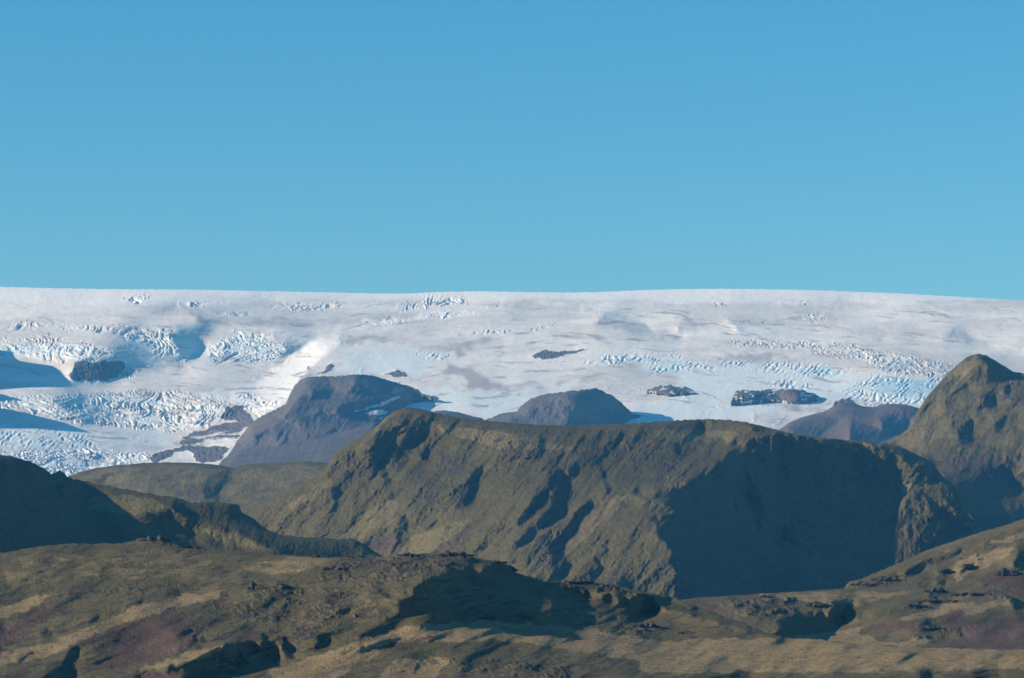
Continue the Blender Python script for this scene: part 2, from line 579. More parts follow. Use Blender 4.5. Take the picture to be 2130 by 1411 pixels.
GL_SHADE = [(Z1((900, 1050), (1030, 1015), (1440, 1005), (1550, 1060), (1545, 1140), (1400, 1215), (1250, 1252), (900, 1250), (850, 1170)), 1.5),
            Z1((0, 780), (350, 775), (500, 830), (540, 900), (300, 920), (120, 900), (0, 900)),
            (Z1((1150, 760), (1400, 820), (1560, 840), (1700, 850), (1900, 920), (2130, 1000), (2290, 1085), (2200, 1110), (1900, 1120), (1690, 1140), (1580, 1050), (1480, 960), (1300, 830)), 0.95),
            (G1((1040, 330), (1140, 330), (1290, 400), (1230, 450), (1170, 495), (1110, 440), (1060, 370)), 1.0),
            (G1((1700, 345), (1900, 390), (1970, 420), (1840, 480), (1740, 500), (1790, 440)), 0.85),
            (G1((1100, 300), (1340, 302), (1560, 312), (1400, 325), (1150, 325)), 0.9),
            (G1((870, 242), (960, 205), (1080, 165), (1100, 175), (960, 222)), 0.9),
            (G1((1190, 225), (1300, 232), (1430, 275), (1300, 272), (1220, 245)), 0.6),
            (G2((1580, 275), (1640, 225), (1720, 225), (1860, 260), (1950, 320), (2130, 355), (2100, 372), (1900, 350), (1750, 310)), 0.84),
            (G3((0, 290), (160, 290), (330, 320), (300, 330), (0, 320)), 0.75), (G3((300, 250), (560, 270), (850, 320), (600, 342), (380, 320)), 0.62),
            (G3((640, 160), (760, 150), (1000, 130), (1180, 150), (1000, 180)), 0.6), (G3((1000, 360), (1080, 330), (1300, 350), (1240, 385)), 0.5),
            (G3((1620, 360), (1700, 320), (1780, 340), (1900, 390), (1750, 380)), 0.8), (G3((1990, 440), (2060, 410), (2130, 405), (2130, 450)), 0.9),
            (G2((560, 115), (780, 108), (830, 130), (700, 140)), 0.4), (G2((1040, 160), (1200, 130), (1240, 140), (1100, 160)), 0.6), (G2((1290, 140), (1400, 130), (1450, 142)), 0.5),
            (G2((1540, 122), (1640, 122), (1600, 128)), 0.9), (G2((1400, 180), (1500, 176), (1480, 182)), 0.7), (G1((1470, 120), (1590, 97), (1740, 97), (1600, 107)), 0.9),
            (Z3((0, 250), (0, 150), (150, 200), (280, 255), (190, 295)), 1.1), (Z2((600, 430), (900, 440), (1500, 600), (1550, 660), (1100, 680), (900, 600)), 0.45),
            # faces turned to the sun
            (G1((1600, 640), (1700, 560), (1850, 460), (1990, 350), (2115, 360), (2125, 400), (1980, 520), (1860, 640), (1790, 780), (1620, 862), (1560, 800), (1440, 750), (1450, 690)), -0.8),
            (G1((1400, 690), (1590, 620), (1600, 700), (1500, 740)), -0.5),
            (G2((0, 300), (160, 265), (420, 245), (640, 205), (900, 200), (860, 225), (480, 258), (180, 292), (0, 312)), -0.8),
            (G2((10, 165), (120, 155), (200, 170), (100, 178)), -0.7), (G2((940, 112), (1230, 112), (1200, 120)), -0.6),
            (G3((1080, 322), (1350, 335), (1600, 375), (1750, 395), (2130, 462), (2130, 480), (1750, 410), (1600, 392), (1340, 352)), -0.55),
            (G3((1320, 142), (1500, 155), (1480, 164)), -0.7), (G3((600, 205), (760, 210), (800, 225), (720, 225)), -0.5),
            (G3((1940, 205), (2130, 212), (2130, 222)), -0.7), (G3((1140, 277), (1280, 284), (1260, 290)), -0.7), (G3((270, 74), (380, 76), (300, 81)), -0.5),
            (Z1((250, 130), (500, 132), (500, 145)), -0.6), (Z1((520, 142), (820, 145), (800, 152)), -0.6), (Z1((1160, 168), (1370, 168), (1350, 180)), -0.6),
            (Z1((1100, 480), (1260, 512), (1450, 560), (1430, 575), (1200, 515)), -0.8), (Z1((1540, 170), (1720, 205), (1690, 215)), -0.6),
            (Z1((0, 488), (200, 488), (420, 492), (200, 500), (0, 500)), -0.5), (G1((1680, 168), (1800, 165), (2130, 158), (2120, 166), (1800, 178)), -0.5)]
GL_MORAINE = [Z1((900, 1050), (1030, 1010), (1110, 1035), (1440, 1005), (1550, 1060), (1545, 1140), (1400, 1215), (1250, 1252), (900, 1250), (850, 1170)),
              Z3((740, 760), (850, 725), (1020, 725), (1030, 800), (1080, 850), (1060, 960), (980, 980), (960, 920), (780, 930), (700, 900)),
              G1((900, 1105), (1050, 1070), (1150, 1040), (1250, 1045), (1400, 1050), (1440, 1050), (1350, 1145), (1220, 1150), (1220, 1100), (1100, 1080), (1060, 1120), (960, 1150)),
              (G1((1100, 1000), (1300, 920), (1540, 880), (1560, 920), (1480, 1000), (1350, 1010), (1200, 1040), (1120, 1040)), 0.62),
              G2((1180, 475), (1280, 450), (1400, 445), (1480, 430), (1548, 435), (1450, 462), (1380, 480), (1290, 497)),
              (G2((1250, 500), (1400, 500), (1330, 520)), 0.55), Z4((980, 180), (1060, 120), (1120, 75), (1160, 90), (1100, 140), (1030, 180)),
              (Z4((850, 120), (880, 105), (905, 122), (890, 145)), 0.9), (Z4((820, 172), (850, 170), (845, 188)), 0.8),
              (Z4((390, 215), (500, 160), (640, 90), (700, 40), (760, 0), (780, 0), (640, 110), (500, 180), (410, 235)), 0.48), (Z4((1280, 110), (1400, 120), (1380, 132)), 0.6),
              Z4((1560, 165), (1690, 145), (1830, 200), (1790, 215), (1700, 205)),
              (G2((760, 660), (850, 665), (840, 675)), 0.9), (G2((1830, 665), (1920, 668), (1880, 675)), 0.8), (G2((1640, 678), (1680, 676), (1660, 684)), 0.9), (G2((1760, 690), (1790, 688), (1770, 700)), 0.7),
              (G3((0, 650), (25, 660), (20, 700), (60, 730), (110, 750), (50, 745), (10, 710)), 0.6), (G3((80, 850), (150, 820), (250, 795), (330, 800), (240, 805), (150, 832)), 0.65),
              (Z5((280, 850), (320, 790), (330, 830), (300, 880)), 0.6), (Z5((470, 895), (620, 795), (610, 810), (500, 890)), 0.65), (Z5((230, 715), (380, 720), (470, 735), (380, 730)), 0.55),
              Z5((980, 750), (1160, 650), (1230, 690), (1260, 760), (1080, 800)),
              (Z3((2000, 0), (2050, 0), (2000, 40)), 0.8), (Z3((1720, 60), (1860, 0), (1880, 0), (1780, 55)), 0.8), (Z1((1500, 270), (1570, 245), (1590, 275)), 0.7),
              (Z1((700, 870), (900, 870), (860, 880)), 0.6), (Z1((700, 800), (1000, 790), (990, 800)), 0.45), (Z1((1230, 690), (1350, 730), (1290, 720)), 0.55),
              (G1((1000, 945), (1200, 955), (1100, 962)), 0.6), (G1((700, 930), (1050, 945), (850, 950)), 0.55),
              (Z2((700, 375), (1400, 360), (900, 385)), 0.45)]
GL_ASH = [G2((600, 420), (760, 430), (780, 480), (720, 520), (870, 560), (900, 600), (1000, 640), (1300, 640), (1440, 630), (1650, 600), (1600, 640), (1300, 665), (1000, 690), (850, 680),
             (780, 610), (660, 575), (740, 500), (700, 460)), G2((400, 430), (700, 400), (1000, 350), (1200, 330), (1000, 380), (800, 425)), G2((960, 480), (1040, 470), (1020, 495)),
          G2((40, 360), (460, 345), (300, 380), (100, 400)), (G1((1120, 210), (1200, 200), (1450, 270), (1700, 265), (2000, 290), (1600, 300), (1300, 290)), 0.9),
          (G1((1540, 250), (1800, 230), (1900, 260), (1700, 285)), 0.8), (G2((700, 280), (1050, 290), (700, 345), (300, 390)), 0.5), (G2((780, 420), (940, 430), (850, 445)), 0.8),
          Z5((0, 690), (200, 680), (560, 690), (700, 720), (950, 740), (900, 770), (700, 790), (560, 740), (300, 715), (0, 730)), Z5((0, 250), (200, 250), (700, 270), (760, 230), (700, 300), (400, 310), (0, 305)),
          (Z5((740, 480), (1080, 500), (1040, 515)), 0.9), (Z5((900, 640), (1050, 590), (1080, 640), (950, 680)), 0.6), (Z5((1240, 350), (1450, 340), (1540, 410), (1460, 410)), 0.7),
          (G2((1760, 720), (2060, 700), (2130, 720), (2000, 750)), 0.7), (G2((1500, 620), (1800, 590), (2000, 590), (1900, 620)), 0.5), (G1((0, 250), (300, 230), (700, 235), (400, 245)), 0.3),
          (G1((200, 330), (420, 340), (800, 420), (700, 400)), 0.7), (G1((600, 155), (780, 160), (650, 172)), 0.7), (G2((440, 640), (560, 640), (640, 650), (500, 660)), 0.9)]
GL_CLEAN = [G2((0, 480), (200, 430), (450, 430), (700, 460), (740, 490), (500, 520), (660, 540), (620, 570), (480, 580), (200, 580), (0, 590)),
            G2((430, 780), (540, 690), (850, 680), (1000, 690), (1300, 670), (1560, 640), (1400, 690), (1200, 740), (1100, 810), (940, 860), (800, 820), (620, 800)),
            G3((0, 520), (600, 510), (1200, 590), (1640, 612), (1480, 790), (1080, 740), (840, 760), (700, 790), (400, 870), (0, 860)),
            G2((1800, 780), (2130, 760), (2130, 880), (1820, 880)), (G1((0, 900), (440, 925), (1050, 960), (1150, 1010), (900, 1050), (500, 1060), (0, 1080)), 0.8),
            (G1((1200, 480), (1400, 350), (1560, 330), (1790, 400), (1740, 510), (1300, 520)), 0.8), (G1((0, 730), (800, 700), (1100, 720), (1100, 940), (440, 900)), 0.6), (Z1((0, 760), (1080, 760), (1440, 900), (1100, 1040), (0, 1000)), 0.7),
            (G2((1530, 515), (1650, 470), (2130, 465), (2130, 600), (1880, 560)), 0.9), (Z1((1500, 590), (2130, 620), (2130, 980), (1500, 780)), 0.6)]
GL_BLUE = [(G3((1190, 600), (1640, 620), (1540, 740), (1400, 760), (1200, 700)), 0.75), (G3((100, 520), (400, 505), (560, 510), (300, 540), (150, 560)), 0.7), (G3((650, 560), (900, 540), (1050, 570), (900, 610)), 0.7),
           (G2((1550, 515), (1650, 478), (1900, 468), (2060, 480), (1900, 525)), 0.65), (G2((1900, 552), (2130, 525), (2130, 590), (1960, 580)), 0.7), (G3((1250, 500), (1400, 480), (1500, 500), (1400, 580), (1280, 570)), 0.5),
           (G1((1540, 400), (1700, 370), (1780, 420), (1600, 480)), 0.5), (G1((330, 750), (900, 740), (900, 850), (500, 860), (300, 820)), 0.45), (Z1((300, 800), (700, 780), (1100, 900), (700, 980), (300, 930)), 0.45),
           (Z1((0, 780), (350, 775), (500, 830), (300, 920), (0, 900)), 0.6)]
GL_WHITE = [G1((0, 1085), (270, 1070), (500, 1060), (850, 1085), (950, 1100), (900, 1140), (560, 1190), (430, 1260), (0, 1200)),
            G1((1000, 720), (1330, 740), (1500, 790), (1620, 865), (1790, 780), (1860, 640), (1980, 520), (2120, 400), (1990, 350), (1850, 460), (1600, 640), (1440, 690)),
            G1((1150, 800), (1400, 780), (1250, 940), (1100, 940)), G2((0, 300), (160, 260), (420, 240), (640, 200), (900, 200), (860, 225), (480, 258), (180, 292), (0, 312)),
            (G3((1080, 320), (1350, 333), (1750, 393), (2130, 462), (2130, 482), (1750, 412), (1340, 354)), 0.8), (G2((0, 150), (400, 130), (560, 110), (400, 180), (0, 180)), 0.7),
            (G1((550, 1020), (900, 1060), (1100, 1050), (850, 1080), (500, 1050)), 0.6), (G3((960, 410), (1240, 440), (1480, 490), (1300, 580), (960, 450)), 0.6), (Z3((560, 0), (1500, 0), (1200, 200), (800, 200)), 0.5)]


STEEP = [((q[0] if isinstance(q, tuple) else q), 24) for q in GL_SHADE if (1.0 if not isinstance(q, tuple) else q[1]) >= 0.85]


def glacier_g(R):
    n = fbm(R.U / 190, R.V / 26, 4, 3, 0.55)
    n2 = fbm(R.U / 60, R.V / 9, 3, 13, 0.5)
    n3 = fbm((U0(R) + 2.5 * R.V) / 150, (R.V - 0.12 * R.U) / 9, 4, 17, 0.6)
    return 1.3 * n + 0.8 * n2 + 1.4 * n3


def U0(R):
    return R.U


def glacier_disp(R, U, V, Y):
    mpp = Y / F
    ice = R.sample(blur(np.maximum(R.mask(ICEFALL, 7, 9), R.mask(SERAC, 4, 6) * 0.85), 1.0), U, V)
    ice = ice * sstep(-0.62, -0.05, fbm(U / 34, V / 15, 4, 47, 0.6))
    cre = R.sample(R.mask(CREV, 8), U, V)
    wu = U + 5 * fbm(U / 22, V / 14, 3, 71)
    wv = V + 4 * fbm(U / 22, V / 14, 3, 81)
    dz = 0.35 * fbm(U / 24, V / 7, 4, 23, 0.6)
    sel = ice > 0.01
    th = -0.45 + 0.9 * fbm(U[sel] / 160, V[sel] / 70, 2, 49)
    su = (wu[sel] * np.cos(th) + wv[sel] * np.sin(th)) * 1.1
    sv = (wv[sel] * np.cos(th) - wu[sel] * np.sin(th)) * 0.95
    e0, h0 = cellular(su / 15, sv / 8.5, 3)
    e1, h1 = cellular(su / 7.6, sv / 5.0, 1)
    e2, h2 = cellular(su / 4.0, sv / 3.0, 2)
    big = fbm(su / 60, sv / 26, 3, 5, 0.6)
    var = np.clip(0.75 + 0.9 * fbm(su / 40, sv / 18, 3, 45), 0.25, 1.6)
    t = (3.0 * big + var * (2.6 * (h0 - 0.5) * sstep(0, 0.2, e0) + 2.8 * (h1 - 0.5) * sstep(0, 0.25, e1) + 1.7 * (h2 - 0.5) * sstep(0, 0.3, e2)
         - 1.6 * sstep(0.16, 0.0, e1) + 0.9 * fbm(su / 3.2, sv / 2.8, 2, 31)))
    full = np.zeros(U.shape)
    full[sel] = t * ice[sel]
    # crevasse stripes, curving down and to the left
    a = (U * 0.80 + V * 0.85) + 10 * fbm(U / 60, V / 30, 3, 91)
    fld = sstep(-0.25, 0.3, fbm(U / 30, V / 16, 3, 95) + 0.15)
    st = np.sin(a * 2 * np.pi / 10.5 + 2.0 * fbm(U / 14, V / 9, 2, 97))
    full = full + cre * fld * (1.5 * np.minimum(st, 0.35) + 0.9 * fbm(wu / 6, wv / 5, 2, 99))
    arc = V * 1.0 + 0.10 * (U - 1100) * np.sin(U / 400) + 9 * fbm(U / 140, V / 50, 3, 161)
    gate = sstep(0.12, 0.5, fbm(U / 110, V / 22, 4, 163, 0.6))
    cut = sstep(0.10, 0.0, np.abs(perlin(U / 260, arc / 8, 165)))
    full = full - 0.7 * cut * gate * (1 - ice)
    mo = R.sample(R.mask(GL_MORAINE, 4, 7), U, V)
    full = full + mo * (1.6 * ridged(U / 14, V / 9, 4, 115, 0.65) + 0.8)
    return 0.0, (dz * 0.7 + full) * mpp


def ash_bands(U, V):
    w = 7 * fbm(U / 120, V / 40, 3, 151)
    k = np.interp(U, [0, 700, 1100, 1500, 2130], [0.02, -0.12, -0.05, 0.06, 0.10])
    b = V - k * (U - 1100) + w
    n = fbm((U + 1.5 * V) / 170, b / 7, 5, 153, 0.68) + 0.5 * fbm(U / 330, b / 30, 2, 157)
    return sstep(600, 655, V) * 0.62 * sstep(-0.05, 0.8, n) * (0.6 + 0.8 * sstep(-0.3, 0.4, fbm(U / 60, V / 20, 3, 159)))


def glacier_attrs(R, U, V, Y):
    return {'a_moraine': R.sample(blur(R.mask(GL_MORAINE, 4, 7), 0.7), U, V), 'a_ash': np.maximum(R.sample(blur(R.mask(GL_ASH, 8, 14), 2), U, V), ash_bands(U, V)),
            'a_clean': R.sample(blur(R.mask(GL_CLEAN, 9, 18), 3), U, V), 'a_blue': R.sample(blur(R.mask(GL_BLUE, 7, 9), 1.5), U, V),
            'a_white': np.maximum(R.sample(blur(R.mask(GL_WHITE, 6, 10), 2), U, V), 0.75 * sstep(660, 612, V + 12 * fbm(U / 150, V / 20, 3, 191)))}


glacier = terrain("glacier", -250, 2380, GL_CREST,
                  P((-250, 1015), (150, 1015), (480, 985), (720, 955), (860, 925), (1900, 930), (2380, 900)),
                  P((-250, 8500), (2380, 8500)), 5.2,
                  slope_polys=[(p, 13) for p in ICEFALL[:7]] + [(GL_MORAINE[0], 30), (GL_MORAINE[1], 30), (SERAC[5], 9), (CREV[0], 9)] + STEEP,
                  g_polys=[(q[0], q[1] * 0.75) if isinstance(q, tuple) and q[1] >= 0.85 else (q, 0.75) if isinstance(q, list) else (q[0], q[1] * 2.2) if q[1] > 0 else q for q in GL_SHADE], g_amp=4.6, alpha=0.6, lam_px=420, soft=4.5, jag=3.0, du=1.7, dv=1.45, rnd=(10, 2.0), back=(4.0, 3500),
                  extra_g=glacier_g, disp=glacier_disp, attrs=glacier_attrs, mat=M_ICE, seed=1, crest_noise=0.5, vref=1000)

# ------------------------------------------------------------------ rock masses standing out of the ice


def rock_disp(a, lam=22.0, seed=0, slant=0.5):
    def f(R, U, V, Y):
        mpp = Y / F
        p = U + slant * V
        d = a * (0.9 * ridged((U - 0.4 * V) / (lam * 2.6), V / (lam * 1.6), 2, seed + 23) + ridged(p / lam, V / (lam * 2.6), 4, seed + 3, 0.6) + 0.5 * fbm(U / 5, V / 4, 3, seed + 7, 0.7))
        return -d * mpp * 4.0, 0.0
    return f


def rock_attrs(snow=(), red=(), fringe=0.0):
    return lambda R, U, V, Y: {'a_snow': np.maximum(R.sample(R.mask(list(snow), 2.0), U, V), fringe * sstep(0.2, 0.5, fbm((U + V) / 16, V / 7, 4, 171, 0.65))), 'a_red': R.sample(R.mask(list(red), 4.0), U, V)}


nun_a = terrain("nunatak", 440, 905,
                P((440, 990), (455, 966), (480, 940), (500, 908), (525, 877), (545, 866), (560, 858), (580, 848), (594, 842), (600, 826), (612, 802), (628, 788), (640, 784), (680, 783),
                  (715, 782), (742, 779), (775, 781), (800, 789), (830, 798), (852, 803), (870, 812), (880, 819), (888, 822), (905, 824)),
                P((440, 1015), (560, 1015), (700, 1005), (760, 945), (800, 866), (850, 838), (880, 824), (905, 826)), P((440, 8700), (680, 8850), (735, 9200), (780, 9850), (820, 10450), (905, 11000)), 5.2, surf=(glacier, 260, 34),
                slope_polys=[(Z4((690, 460), (820, 220), (1250, 180), (1750, 220), (1900, 330), (1300, 330), (1150, 350), (900, 400)), 40), (Z4((0, 1100), (100, 880), (360, 600), (700, 470), (1300, 330), (1900, 330), (1600, 560), (1100, 900), (1000, 1100)), 17)],
                g_polys=[(Z4((690, 460), (820, 220), (875, 200), (865, 280), (930, 300), (900, 380), (830, 440), (740, 470)), -0.5), (Z4((1095, 200), (1250, 190), (1290, 210), (1270, 300), (1200, 330), (1150, 310)), -0.6),
                         (Z4((900, 400), (1150, 350), (1290, 310), (1400, 330), (1180, 430), (900, 470), (740, 490)), -0.35), (Z4((360, 620), (372, 700), (340, 860), (300, 880)), -0.7), (Z4((1200, 450), (1260, 400), (1600, 330), (1560, 380)), -0.4),
                         (stroke(Z4((560, 600), (640, 700), (600, 800)), 8), 0.9), (stroke(Z4((720, 690), (690, 800), (560, 900)), 8), 0.9), (stroke(Z4((900, 720), (860, 840), (720, 930)), 8), 0.8), (stroke(Z4((1150, 680), (1040, 760), (900, 900)), 7), 0.8), (stroke(Z4((450, 700), (430, 800), (360, 900)), 7), 0.9),
                         (Z4((880, 230), (940, 200), (1080, 200), (1100, 270), (1140, 300), (1120, 340), (920, 380), (930, 300), (870, 270)), 1.0),
                         (Z4((1290, 300), (1350, 180), (1500, 190), (1750, 230), (1860, 290), (1960, 335), (1830, 350), (1600, 320), (1400, 330)), 1.1),
                         (Z4((1200, 440), (1600, 380), (1850, 370), (1830, 440), (1700, 440), (1560, 450), (1200, 560), (1150, 520)), 0.9),
                         (Z4((380, 590), (520, 570), (700, 600), (1000, 520), (1140, 560), (1500, 600), (1440, 650), (1300, 650), (1100, 640), (940, 660), (750, 680), (520, 700), (400, 780), (370, 680)), 0.9),
                         (Z4((960, 790), (1060, 780), (1040, 830), (950, 830)), 1.0), (Z4((930, 940), (1100, 900), (1100, 980), (1000, 970)), 1.0),
                         (Z4((770, 900), (800, 900), (800, 950), (760, 950)), 0.8), (Z4((250, 790), (330, 760), (270, 860), (230, 850)), 0.8), (Z4((650, 520), (900, 480), (850, 550), (700, 560)), 0.5)],
                g_amp=4.2, lam_px=300, alpha=0.3, soft=3, jag=4, back=(35, 120), rnd=(4, 1), extra_g=lambda R: -0.8 + 0.9 * fbm(R.U / 24, R.V / 18, 4, 33),
                disp=rock_disp(1.1, 20, 4), mat=M_NUN, seed=3, crest_noise=2.2, sunk=True, vref=980,
                attrs=rock_attrs([Z4((1400, 525), (1560, 498), (1640, 520), (1600, 550), (1480, 545)), (Z4((1300, 520), (1500, 450), (1680, 390), (1800, 360), (1760, 390), (1600, 460), (1350, 525)), 0.58),
                                  Z4((1550, 575), (1590, 570), (1570, 600)), (Z4((60, 985), (180, 915), (120, 960)), 0.5), (Z4((20, 940), (110, 910), (60, 935)), 0.5)],
                                 [Z4((780, 720), (850, 690), (940, 700), (930, 740), (820, 740)), (Z4((980, 700), (1330, 640), (1300, 760), (1000, 900), (700, 960), (400, 930), (600, 800)), 0.42)]))

nun_b = terrain("nunatak", 985, 1360,
                P((985, 905), (1005, 876), (1030, 865), (1052, 858), (1075, 856), (1082, 846), (1102, 830), (1126, 822), (1150, 818), (1170, 816), (1192, 813), (1217, 810), (1240, 808),
                  (1254, 813), (1272, 823), (1286, 832), (1300, 846), (1318, 862), (1360, 866)),
                P((985, 910), (1250, 915), (1285, 890), (1310, 870), (1360, 868)), P((985, 9650), (1200, 9750), (1290, 10150), (1360, 10500)), 24,
                slope_polys=[(G2((1140, 800), (1200, 740), (1640, 690), (1600, 870), (1480, 840), (1300, 800)), 40)],
                g_polys=[(G2((900, 870), (1090, 825), (1270, 820), (1400, 850), (1420, 880), (1200, 900), (900, 900)), 0.55),
                         (G2((1400, 690), (1600, 675), (1750, 735), (1640, 900), (1590, 860), (1500, 790), (1480, 740), (1420, 740)), 1.15),
                         (G2((1180, 745), (1330, 705), (1380, 705), (1300, 730), (1210, 765)), 0.9), (G2((1400, 840), (1500, 860), (1480, 900), (1420, 900)), 0.8)],
                g_amp=1.9, lam_px=260, alpha=0.3, soft=3, jag=4, back=(35, 300), extra_g=lambda R: -0.7 + 0.8 * fbm(R.U / 24, R.V / 18, 4, 43),
                disp=rock_disp(0.7, 18, 5), mat=M_NUN, seed=4, crest_noise=2.0, sunk=True, vref=905,
                attrs=rock_attrs([], [(G2((1150, 800), (1250, 770), (1440, 800), (1400, 830), (1250, 810)), 0.6)]))

nun_c = terrain("nunatak", 1345, 1445, P((1345, 812), (1362, 804), (1378, 800), (1396, 802), (1410, 806), (1425, 806), (1445, 816)),
                P((1345, 816), (1390, 822), (1445, 820)), (glacier, -20), 25,
                g_polys=[(P((1398, 800), (1420, 806), (1412, 818), (1396, 812)), 1.0)], g_amp=1.9, back=(30, 150), disp=rock_disp(0.7, 9, 6), mat=M_NUN, seed=5, crest_noise=2.5, attrs=rock_attrs(fringe=0.8))

nun_d = terrain("nunatak", 1520, 1712, P((1520, 838), (1530, 815), (1545, 811), (1580, 812), (1610, 810), (1640, 809), (1668, 812), (1690, 818), (1700, 822), (1712, 834)),
                P((1520, 840), (1560, 837), (1600, 834), (1660, 840), (1690, 838), (1712, 837)), (glacier, -20), 40,
                g_polys=[(Z5((280, 680), (330, 610), (420, 590), (500, 600), (560, 680), (440, 680)), 0.9), (Z5((700, 690), (700, 600), (880, 600), (880, 680), (760, 700)), 1.0), (Z5((560, 600), (700, 560), (860, 590), (700, 600)), 0.5)],
                g_amp=1.9, back=(20, 200), disp=rock_disp(1.0, 10, 7, 0.2), mat=M_NUN, seed=6, crest_noise=3.0,
                attrs=rock_attrs(fringe=0.95, red=[(Z5((500, 620), (620, 580), (700, 620), (690, 690), (560, 680)), 0.65)]))

nun_e = terrain("nunatak", 1570, 1960,
                P((1570, 930), (1598, 906), (1625, 891), (1640, 880), (1662, 870), (1690, 862), (1715, 856), (1735, 845), (1752, 838), (1770, 838), (1800, 846), (1820, 847), (1836, 841), (1860, 840), (1885, 842),
                  (1908, 848), (1930, 860), (1960, 880)),
                P((1570, 950), (1960, 960)), (glacier, -100), 20,
                g_polys=[(Z5((620, 840), (900, 800), (1110, 860), (1000, 950), (920, 1010), (700, 980), (620, 940)), 1.1), (Z5((1200, 870), (1330, 910), (1480, 950), (1490, 880), (1430, 830), (1600, 830), (1660, 860), (1740, 850),
                         (1720, 940), (1450, 1070), (1180, 1060)), 1.5), (Z5((1110, 790), (1280, 720), (1430, 760), (1400, 830), (1260, 810)), 0.8), (Z5((1520, 710), (1820, 740), (1810, 830), (1700, 790)), 0.7),
                         (Z5((980, 750), (1160, 690), (1260, 740), (1080, 800)), 0.9), (Z5((420, 930), (560, 900), (620, 840), (610, 960)), 0.6)],
                g_amp=1.9, lam_px=200, alpha=0.3, soft=2.5, jag=3, back=(35, 300), disp=rock_disp(0.55, 18, 8), mat=M_NUN, seed=7,
                attrs=rock_attrs([], [(Z5((920, 1010), (1200, 860), (1180, 1060)), 0.8), (Z5((1110, 880), (1430, 820), (1490, 890), (1470, 940), (1260, 880)), 0.8), (Z5((1400, 800), (1540, 710), (1800, 760), (1700, 850), (1500, 830)), 0.6),
                                      (Z5((530, 960), (600, 890), (620, 980)), 0.6), (Z5((980, 770), (1080, 760), (1060, 800)), 0.9)]))

nun_f = terrain("nunatak", 880, 1020, P((880, 880), (905, 855), (925, 854), (950, 857), (975, 864), (1000, 869), (1020, 880)), P((880, 900), (1020, 900)), (glacier, -120), 22,
                g_polys=[P((890, 850), (960, 856), (1020, 880), (1000, 895), (900, 890))], g_amp=1.5, disp=rock_disp(0.5, 16, 9), mat=M_NUN, seed=8, attrs=rock_attrs())

# a rock ridge just beyond the left edge, whose long shadows lie across the ice
rv, rr = np.array([(690, -80), (712, -60), (722, -30), (733, 25), (745, 29), (752, 40), (757, 68), (765, 115), (775, 130), (790, 136), (797, 128), (803, 109), (806, 73), (811, 0), (817, -25), (821, 5), (826, 20),
                   (831, 40), (834, 10), (838, -10), (846, -25), (850, 5), (856, 40), (865, 75), (872, 110), (880, 130), (886, 147), (888, 60), (891, -40), (900, -90)], float).T
vv = np.arange(690, 900, 0.8)
reach = np.interp(vv, rv, rr)
UA = -150.0
yg = blur(glacier.R.sample(glacier.depth, vv * 0 + 5.0, vv)[None, :].repeat(4, 0), 6)[0]
yb = glacier.R.sample(glacier.depth, vv * 0 + UA, vv)
dist = (reach - UA) / F * yg
rise = dist * S.z / math.hypot(S.x, S.y)
ztop = (HV - vv) / F * yg + rise
yr = yg + dist * S.y / abs(S.x)
o_ = np.argsort(yr)
yr, ztop, zb = yr[o_], ztop[o_], ((HV - vv) / F * yb)[o_] - 40
ss = np.linspace(-1, 1, 25)
XX = (UA - CU) / F * yr[:, None] + 190 * ss[None, :]
YY = np.repeat(yr[:, None], 25, 1)
prof = 1 - np.abs(ss[None, :])
ZZ = zb[:, None] + (ztop - zb)[:, None] * prof + 9 * fbm(XX / 60, YY / 60, 4, 181, 0.6) * np.minimum(1, 4 * np.abs(ss[None, :])) * (prof > 0.02)
rm = grid_mesh("nunatak", XX, YY, ZZ)
for nm in ('a_snow', 'a_red'):
    at = rm.attributes.new(nm, 'FLOAT', 'POINT')
    at.data.foreach_set('value', (0.75 * sstep(0.1, 0.5, fbm(XX / 90, YY / 160, 4, 183)) if nm == 'a_snow' else XX * 0).astype(np.float32).ravel())
rm.materials.append(M_NUN)
ro = link(bpy.data.objects.new("nunatak", rm))
ro['kind'] = 'structure'

# ------------------------------------------------------------------ green hills


def turf_disp(a, lam=26.0, seed=0, slant=0.6, rough=None, zamp=0.0):
    def f(R, U, V, Y):
        mpp = Y / F
        p = U + slant * V
        wob = 9 * fbm(U / 50, V / 50, 3, seed + 1)
        q = (p + wob) / lam
        d = a * (1.0 * ridged(q, V / (lam * 3.6), 4, seed + 3, 0.55) + 0.45 * fbm(U / 9, V / 7, 4, seed + 7, 0.75))
        # small crags and ledges breaking through
        c = sstep(0.05, 0.55, fbm(p / 30, V / 26, 4, seed + 31, 0.65))
        k = 0.55 * c
        if rough is not None:
            k = k + 0.8 * R.sample(blur(R.mask(list(rough), 10, 14), 2), U, V) * sstep(-0.4, 0.3, fbm(p / 38, V / 50, 3, seed + 11) + 0.1)
        d = d + k * a * (1.5 * ridged((p + 1.5 * wob) / (lam * 0.55), V / (lam * 1.1), 4, seed + 13, 0.65) + 0.6 * fbm(U / 5, V / 4.5, 3, seed + 17, 0.7))
        return -d * mpp * 4.0, zamp * fbm(U / 20, V / 6, 4, seed + 21, 0.6) * mpp
    return f


